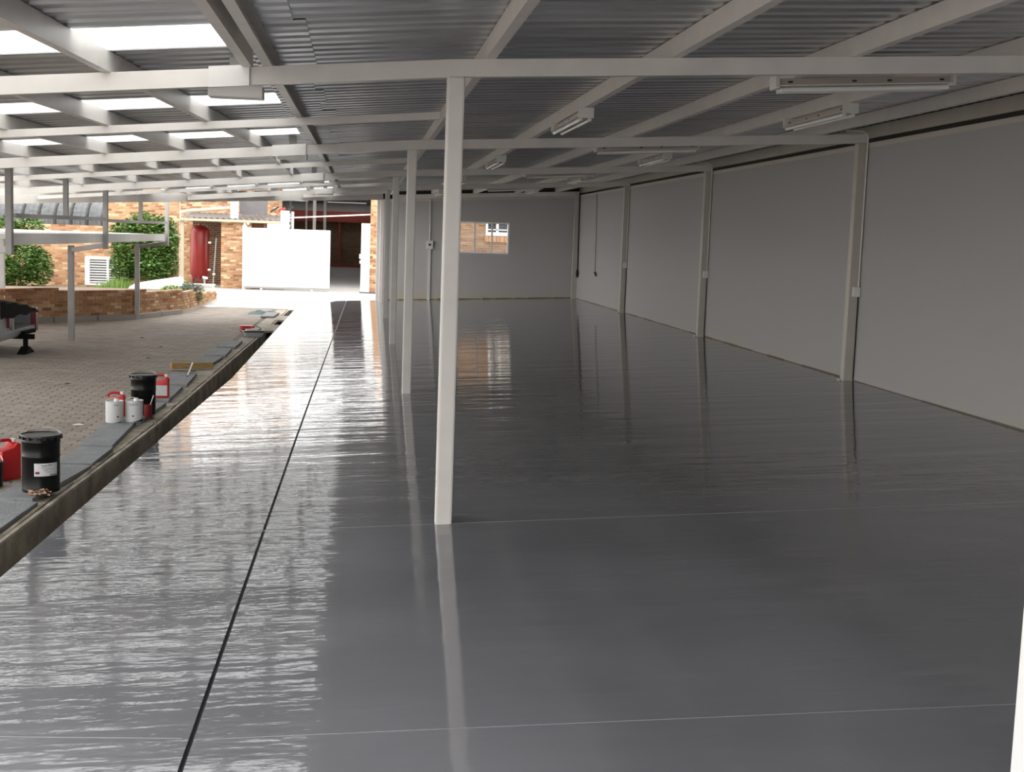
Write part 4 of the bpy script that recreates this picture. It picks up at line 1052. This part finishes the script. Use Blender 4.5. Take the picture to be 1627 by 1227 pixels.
def tin(x, y, label, txt, a_mark, a_txt, scrape):
    t = thing('paint_tin', (x, y, CZ if x > -2.2 else CZ), label, 'tin', 'white tins beside the drum')
    r, h = 0.079, 0.195
    MB().lathe([(r*0.96, 0), (r, 0.006), (r, h-0.006), (r*1.03, h-0.004), (r*1.03, h+0.003), (r*0.95, h+0.002), (r*0.93, h-0.008), (0.01, h-0.008)], (0, 0, 0), 32).build('tin_body', 'tin', t, smooth=True, local=True)
    MB().lathe([(0.022, h-0.008), (0.024, h+0.012), (0.018, h+0.024), (0.005, h+0.026)], (0.02, -0.01, 0), 16).build('cap', 'whitecap', t, smooth=True, local=True)
    MB().tube([(-0.06+0.10*k/8-0.01, 0.03, h+0.002+0.022*math.sin(math.pi*k/8)) for k in range(9)], 0.004, 6).build('handle', 'steel', t, smooth=True, local=True)
    text_on_cyl(t, txt, 0.026, r, math.radians(a_txt), h*0.80, 'ink')
    ar = math.radians(a_mark); R2 = r+0.0012
    w_ = MB().add([((R2-0.0004)*math.cos(ar+d/R2), (R2-0.0004)*math.sin(ar+d/R2), h*0.30+e) for d, e in [(0.016*math.cos(k*math.pi/6), 0.017*math.sin(k*math.pi/6)) for k in range(12)]], [tuple(range(12))]).build('mark_ground', 'whitecap', t, local=True)
    q = [(R2*math.cos(ar+d/R2), R2*math.sin(ar+d/R2), h*0.30+e) for d, e in ((0, -0.012), (0.012, 0), (0, 0.012), (-0.012, 0))]
    MB().add(q, [(0, 1, 2, 3)]).build('hazard_mark', 'darkred', t, local=True)
    # navy wedge printed at the foot
    vs = []; n = 14; a0, a1 = math.radians(-95 if scrape else -80), math.radians(-5 if scrape else -30)
    hh = 0.032 if scrape else 0.010
    for k in range(n+1):
        a = a0+(a1-a0)*k/n; vs += [((r+0.0008)*math.cos(a), (r+0.0008)*math.sin(a), 0.004), ((r+0.0008)*math.cos(a), (r+0.0008)*math.sin(a), 0.005+hh*(k/n)**1.3)]
    MB().add(vs, [(2*k, 2*k+2, 2*k+3, 2*k+1) for k in range(n)]).build('foot_band', 'navy', t, local=True)
    return t
tin(-2.215, 11.95, 'left one of the two white tins, with a red diamond near its right edge', 'INP', -57, -68, False)
tin(-2.05, 12.02, 'right one of the two white tins, with a red diamond in the middle', 'PARTS', -88, -85, True)

def canister(x, y, z, rz, label, lying=False, dims=(0.13, 0.10, 0.20), paper=True):
    w, d, h = dims
    t = thing('canister', (x, y, z), label, 'canister', 'red plastic canisters'); t.rotation_euler = (0, 0, rz)
    if lying: t.rotation_euler = (math.radians(90), 0, rz)
    # body with sloping shoulder, handle loop over it
    m = MB()
    m.prism([(-w/2, 0), (w/2, 0), (w/2, h*0.86), (w*0.36, h*0.93), (w*0.12, h*0.80), (-w/2, h*0.74)], 'y', -d/2, d/2)
    m.build('canister_body', 'red', t, bevel=0.010, local=True, smooth=True)
    MB().tube([(-w*0.44, 0, h*0.72), (-w*0.46, 0, h*0.90), (-w*0.30, 0, h*0.985), (w*0.1, 0, h*0.985), (w*0.30, 0, h*0.92)], 0.013, 8).build('handle', 'red', t, smooth=True, local=True)
    MB().lathe([(0.021, 0), (0.023, 0.018), (0.018, 0.024)], (w*0.33, 0, h*0.92), 14).build('cap', 'whitecap', t, smooth=True, local=True)
    if paper:
        MB().box(-w*0.42, w*0.40, -d/2-0.0015, -d/2, h*0.10, h*0.56).build('paper_label', 'label', t, local=True)
    return t
canister(-2.27, 12.35, CZ, 0.12, 'red canister with handle standing behind the white tins', dims=(0.16, 0.11, 0.225))
canister(-2.07, 13.78, CZ, 0.05, 'red canister with grey and white label behind the black drum', dims=(0.16, 0.11, 0.24))
canister(-2.50, 9.42, ZP+0.002, 0.9, 'red canister standing at the left edge beside a dark can', dims=(0.16, 0.12, 0.29), paper=False)
canister(-2.06, 23.75, ZP+0.062, 0.3, 'red canister lying on its side near the far end of the drain', lying=True, dims=(0.24, 0.12, 0.2), paper=False)
t = thing('dark_can', (-2.53, 9.15, ZP), 'dark can half cut off at the left edge before the red canister', 'can')
MB().lathe([(0.07, 0), (0.075, 0.01), (0.075, 0.17), (0.078, 0.175), (0.07, 0.18), (0.01, 0.178)], (0, 0, 0), 24).build('can_body', 'black', t, smooth=True, local=True)
MB().tube([(0.075*math.cos(a), 0.075*math.sin(a), 0.17+0.05*math.sin((a-0.2)/2.7*math.pi)) for a in [0.2+2.7*k/8 for k in range(9)]], 0.003, 6).build('handle', 'steel', t, local=True)
t = thing('brush_tin', (-1.975, 12.33, CZ), 'small red tin with a brush handle sticking out beside the drum', 'tin')
MB().lathe([(0.036, 0), (0.038, 0.005), (0.038, 0.115), (0.035, 0.118), (0.033, 0.05)], (0, 0, 0), 20).build('tin_body', 'darkred', t, smooth=True, local=True)
MB().bar((0.0, 0, 0.055), (0.05, 0.0, 0.205), 0.012, 0.008).build('brush_handle', 'whitecap', t, local=True)
# timber baulk, rod, tray, rag, litter
t = thing('timber_baulk', (-2.16, 16.95, zl+0.03), 'yellow timber baulk lying across the drain edge', 'timber'); t.rotation_euler = (0, 0, 0.35)
MB().box(-0.27, 0.27, -0.06, 0.06, -0.025, 0.055).build('beam', 'wood', t, bevel=0.01, local=True)
t = thing('stirring_rod', (-2.1, 16.3, zl+0.03), 'thin pale metal rod leaning on the timber baulk', 'rod')
MB().tube([(-2.075, 15.85, zl+0.015), (-2.13, 16.78, zl+0.09)], 0.012, 8).build('rod_shaft', 'steel', t)
MB().tube([(-2.07, 15.8, zl+0.012), (-2.076, 15.87, zl+0.018)], 0.018, 8).build('rod_tip', 'rubber', t)
t = thing('paint_tray', (-1.85, 22.5, zl+0.0), 'grey paint tray with black rim and roller near the drain end', 'paint tray'); t.rotation_euler = (0, 0, 0.3)
m = MB(); m.add([(-0.14, -0.18, 0.0), (0.14, -0.18, 0.0), (0.14, 0.18, 0.06), (-0.14, 0.18, 0.06), (-0.17, -0.21, 0.09), (0.17, -0.21, 0.09), (0.17, 0.21, 0.09), (-0.17, 0.21, 0.09)],
                [(0, 3, 2, 1), (0, 1, 5, 4), (1, 2, 6, 5), (2, 3, 7, 6), (3, 0, 4, 7)]); m.build('tray_pan', 'tray', t, local=True)
MB().tube([(-0.17, -0.21, 0.09), (0.17, -0.21, 0.09), (0.17, 0.21, 0.09), (-0.17, 0.21, 0.09), (-0.17, -0.21, 0.09)], 0.012, 6).build('rim', 'black', t, local=True)
MB().tube([(-0.11, -0.02, 0.09), (0.11, 0.03, 0.10)], 0.032, 12).build('roller', 'whitecap', t, smooth=True, local=True)
MB().tube([(0.11, 0.03, 0.10), (0.17, 0.04, 0.12), (0.16, 0.12, 0.14), (0.12, 0.3, 0.16)], 0.008, 6).build('roller_handle', 'black', t, local=True)
t = thing('rag', (-2.05, 29.2, ZP), 'crumpled teal rag lying at the far end of the paving', 'rag')
m = MB(); vs = []; fs = []; n = 12
for j in range(n+1):
    for i in range(n+1):
        x = -0.42+0.6*i/n; y = -0.5+1.0*j/n; ed = min(i, n-i, j, n-j)/3
        vs.append((x+R.uniform(-0.03, 0.03), y+R.uniform(-0.03, 0.03), 0.006+min(1, ed)*R.uniform(0.0, 0.06)))
for j in range(n):
    for i in range(n): k = j*(n+1)+i; fs.append((k, k+1, k+n+2, k+n+1))
m.add(vs, fs); m.build('cloth', 'cloth', t, smooth=True, local=True)
t = thing('crumpled_leaves', (-2.09, 8.62, CZ), 'small heap of dry brown scraps at the foot of the labelled drum', 'litter')
m = MB()
for _ in range(60):
    p = Vector((R.gauss(0, 0.035), R.gauss(0, 0.02), R.uniform(0, 0.03))); s = R.uniform(0.01, 0.024)
    rot = Matrix.Rotation(R.uniform(0, 6.28), 3, 'Z') @ Matrix.Rotation(R.uniform(-1, 1), 3, 'X')
    m.add([p+rot @ Vector(v) for v in ((-s, 0, 0), (0, -s*0.6, s*0.3), (s, 0, 0), (0, s*0.6, s*0.2))], [(0, 1, 2, 3)])
o = m.build('scraps', 'dryleaf', t, local=True); o['kind'] = 'stuff'
t = thing('paper_scrap', (-2.56, 12.06, ZP), 'small white paper scrap on the paving left of the tins', 'paper')
MB().add([(-0.05, -0.03, 0.003), (0.04, -0.04, 0.006), (0.055, 0.03, 0.003), (0.0, 0.045, 0.012), (-0.05, 0.03, 0.004)], [(0, 1, 2, 3, 4)]).build('sheet', 'paper', t, local=True)
for k, (x, y) in enumerate(((-2.95, 18.4), (-3.05, 20.2), (-3.6, 21.8), (-2.45, 17.5), (-3.35, 15.2))):
    t = thing('dead_leaf', (x, y, ZP), ['tiny dark dead leaf on the paving between drum and trailer', 'tiny dark dead leaf on the paving below the nearer carport post', 'tiny dark dead leaf on the paving near the farther carport post', 'tiny dark dead leaf on the paving left of the timber baulk', 'tiny dark dead leaf on the paving behind the red canister'][k], 'leaf', 'dead leaves on the paving')
    MB().add([(-0.035, 0, 0.003), (0, -0.02, 0.012), (0.04, 0, 0.004), (0, 0.022, 0.014)], [(0, 1, 2, 3)]).build('blade', 'tarp', t, local=True)

# white post close to the camera at the lower right
t = thing('white_post', (1.835, 3.0, fl(1.8)), 'white painted post standing close at the lower right corner', 'post')
MB().box(1.757, 1.857, 3.0, 3.1, fl(1.8)-0.01, rf(1.8)+0.1).build('shaft', 'white', t, bevel=0.004)
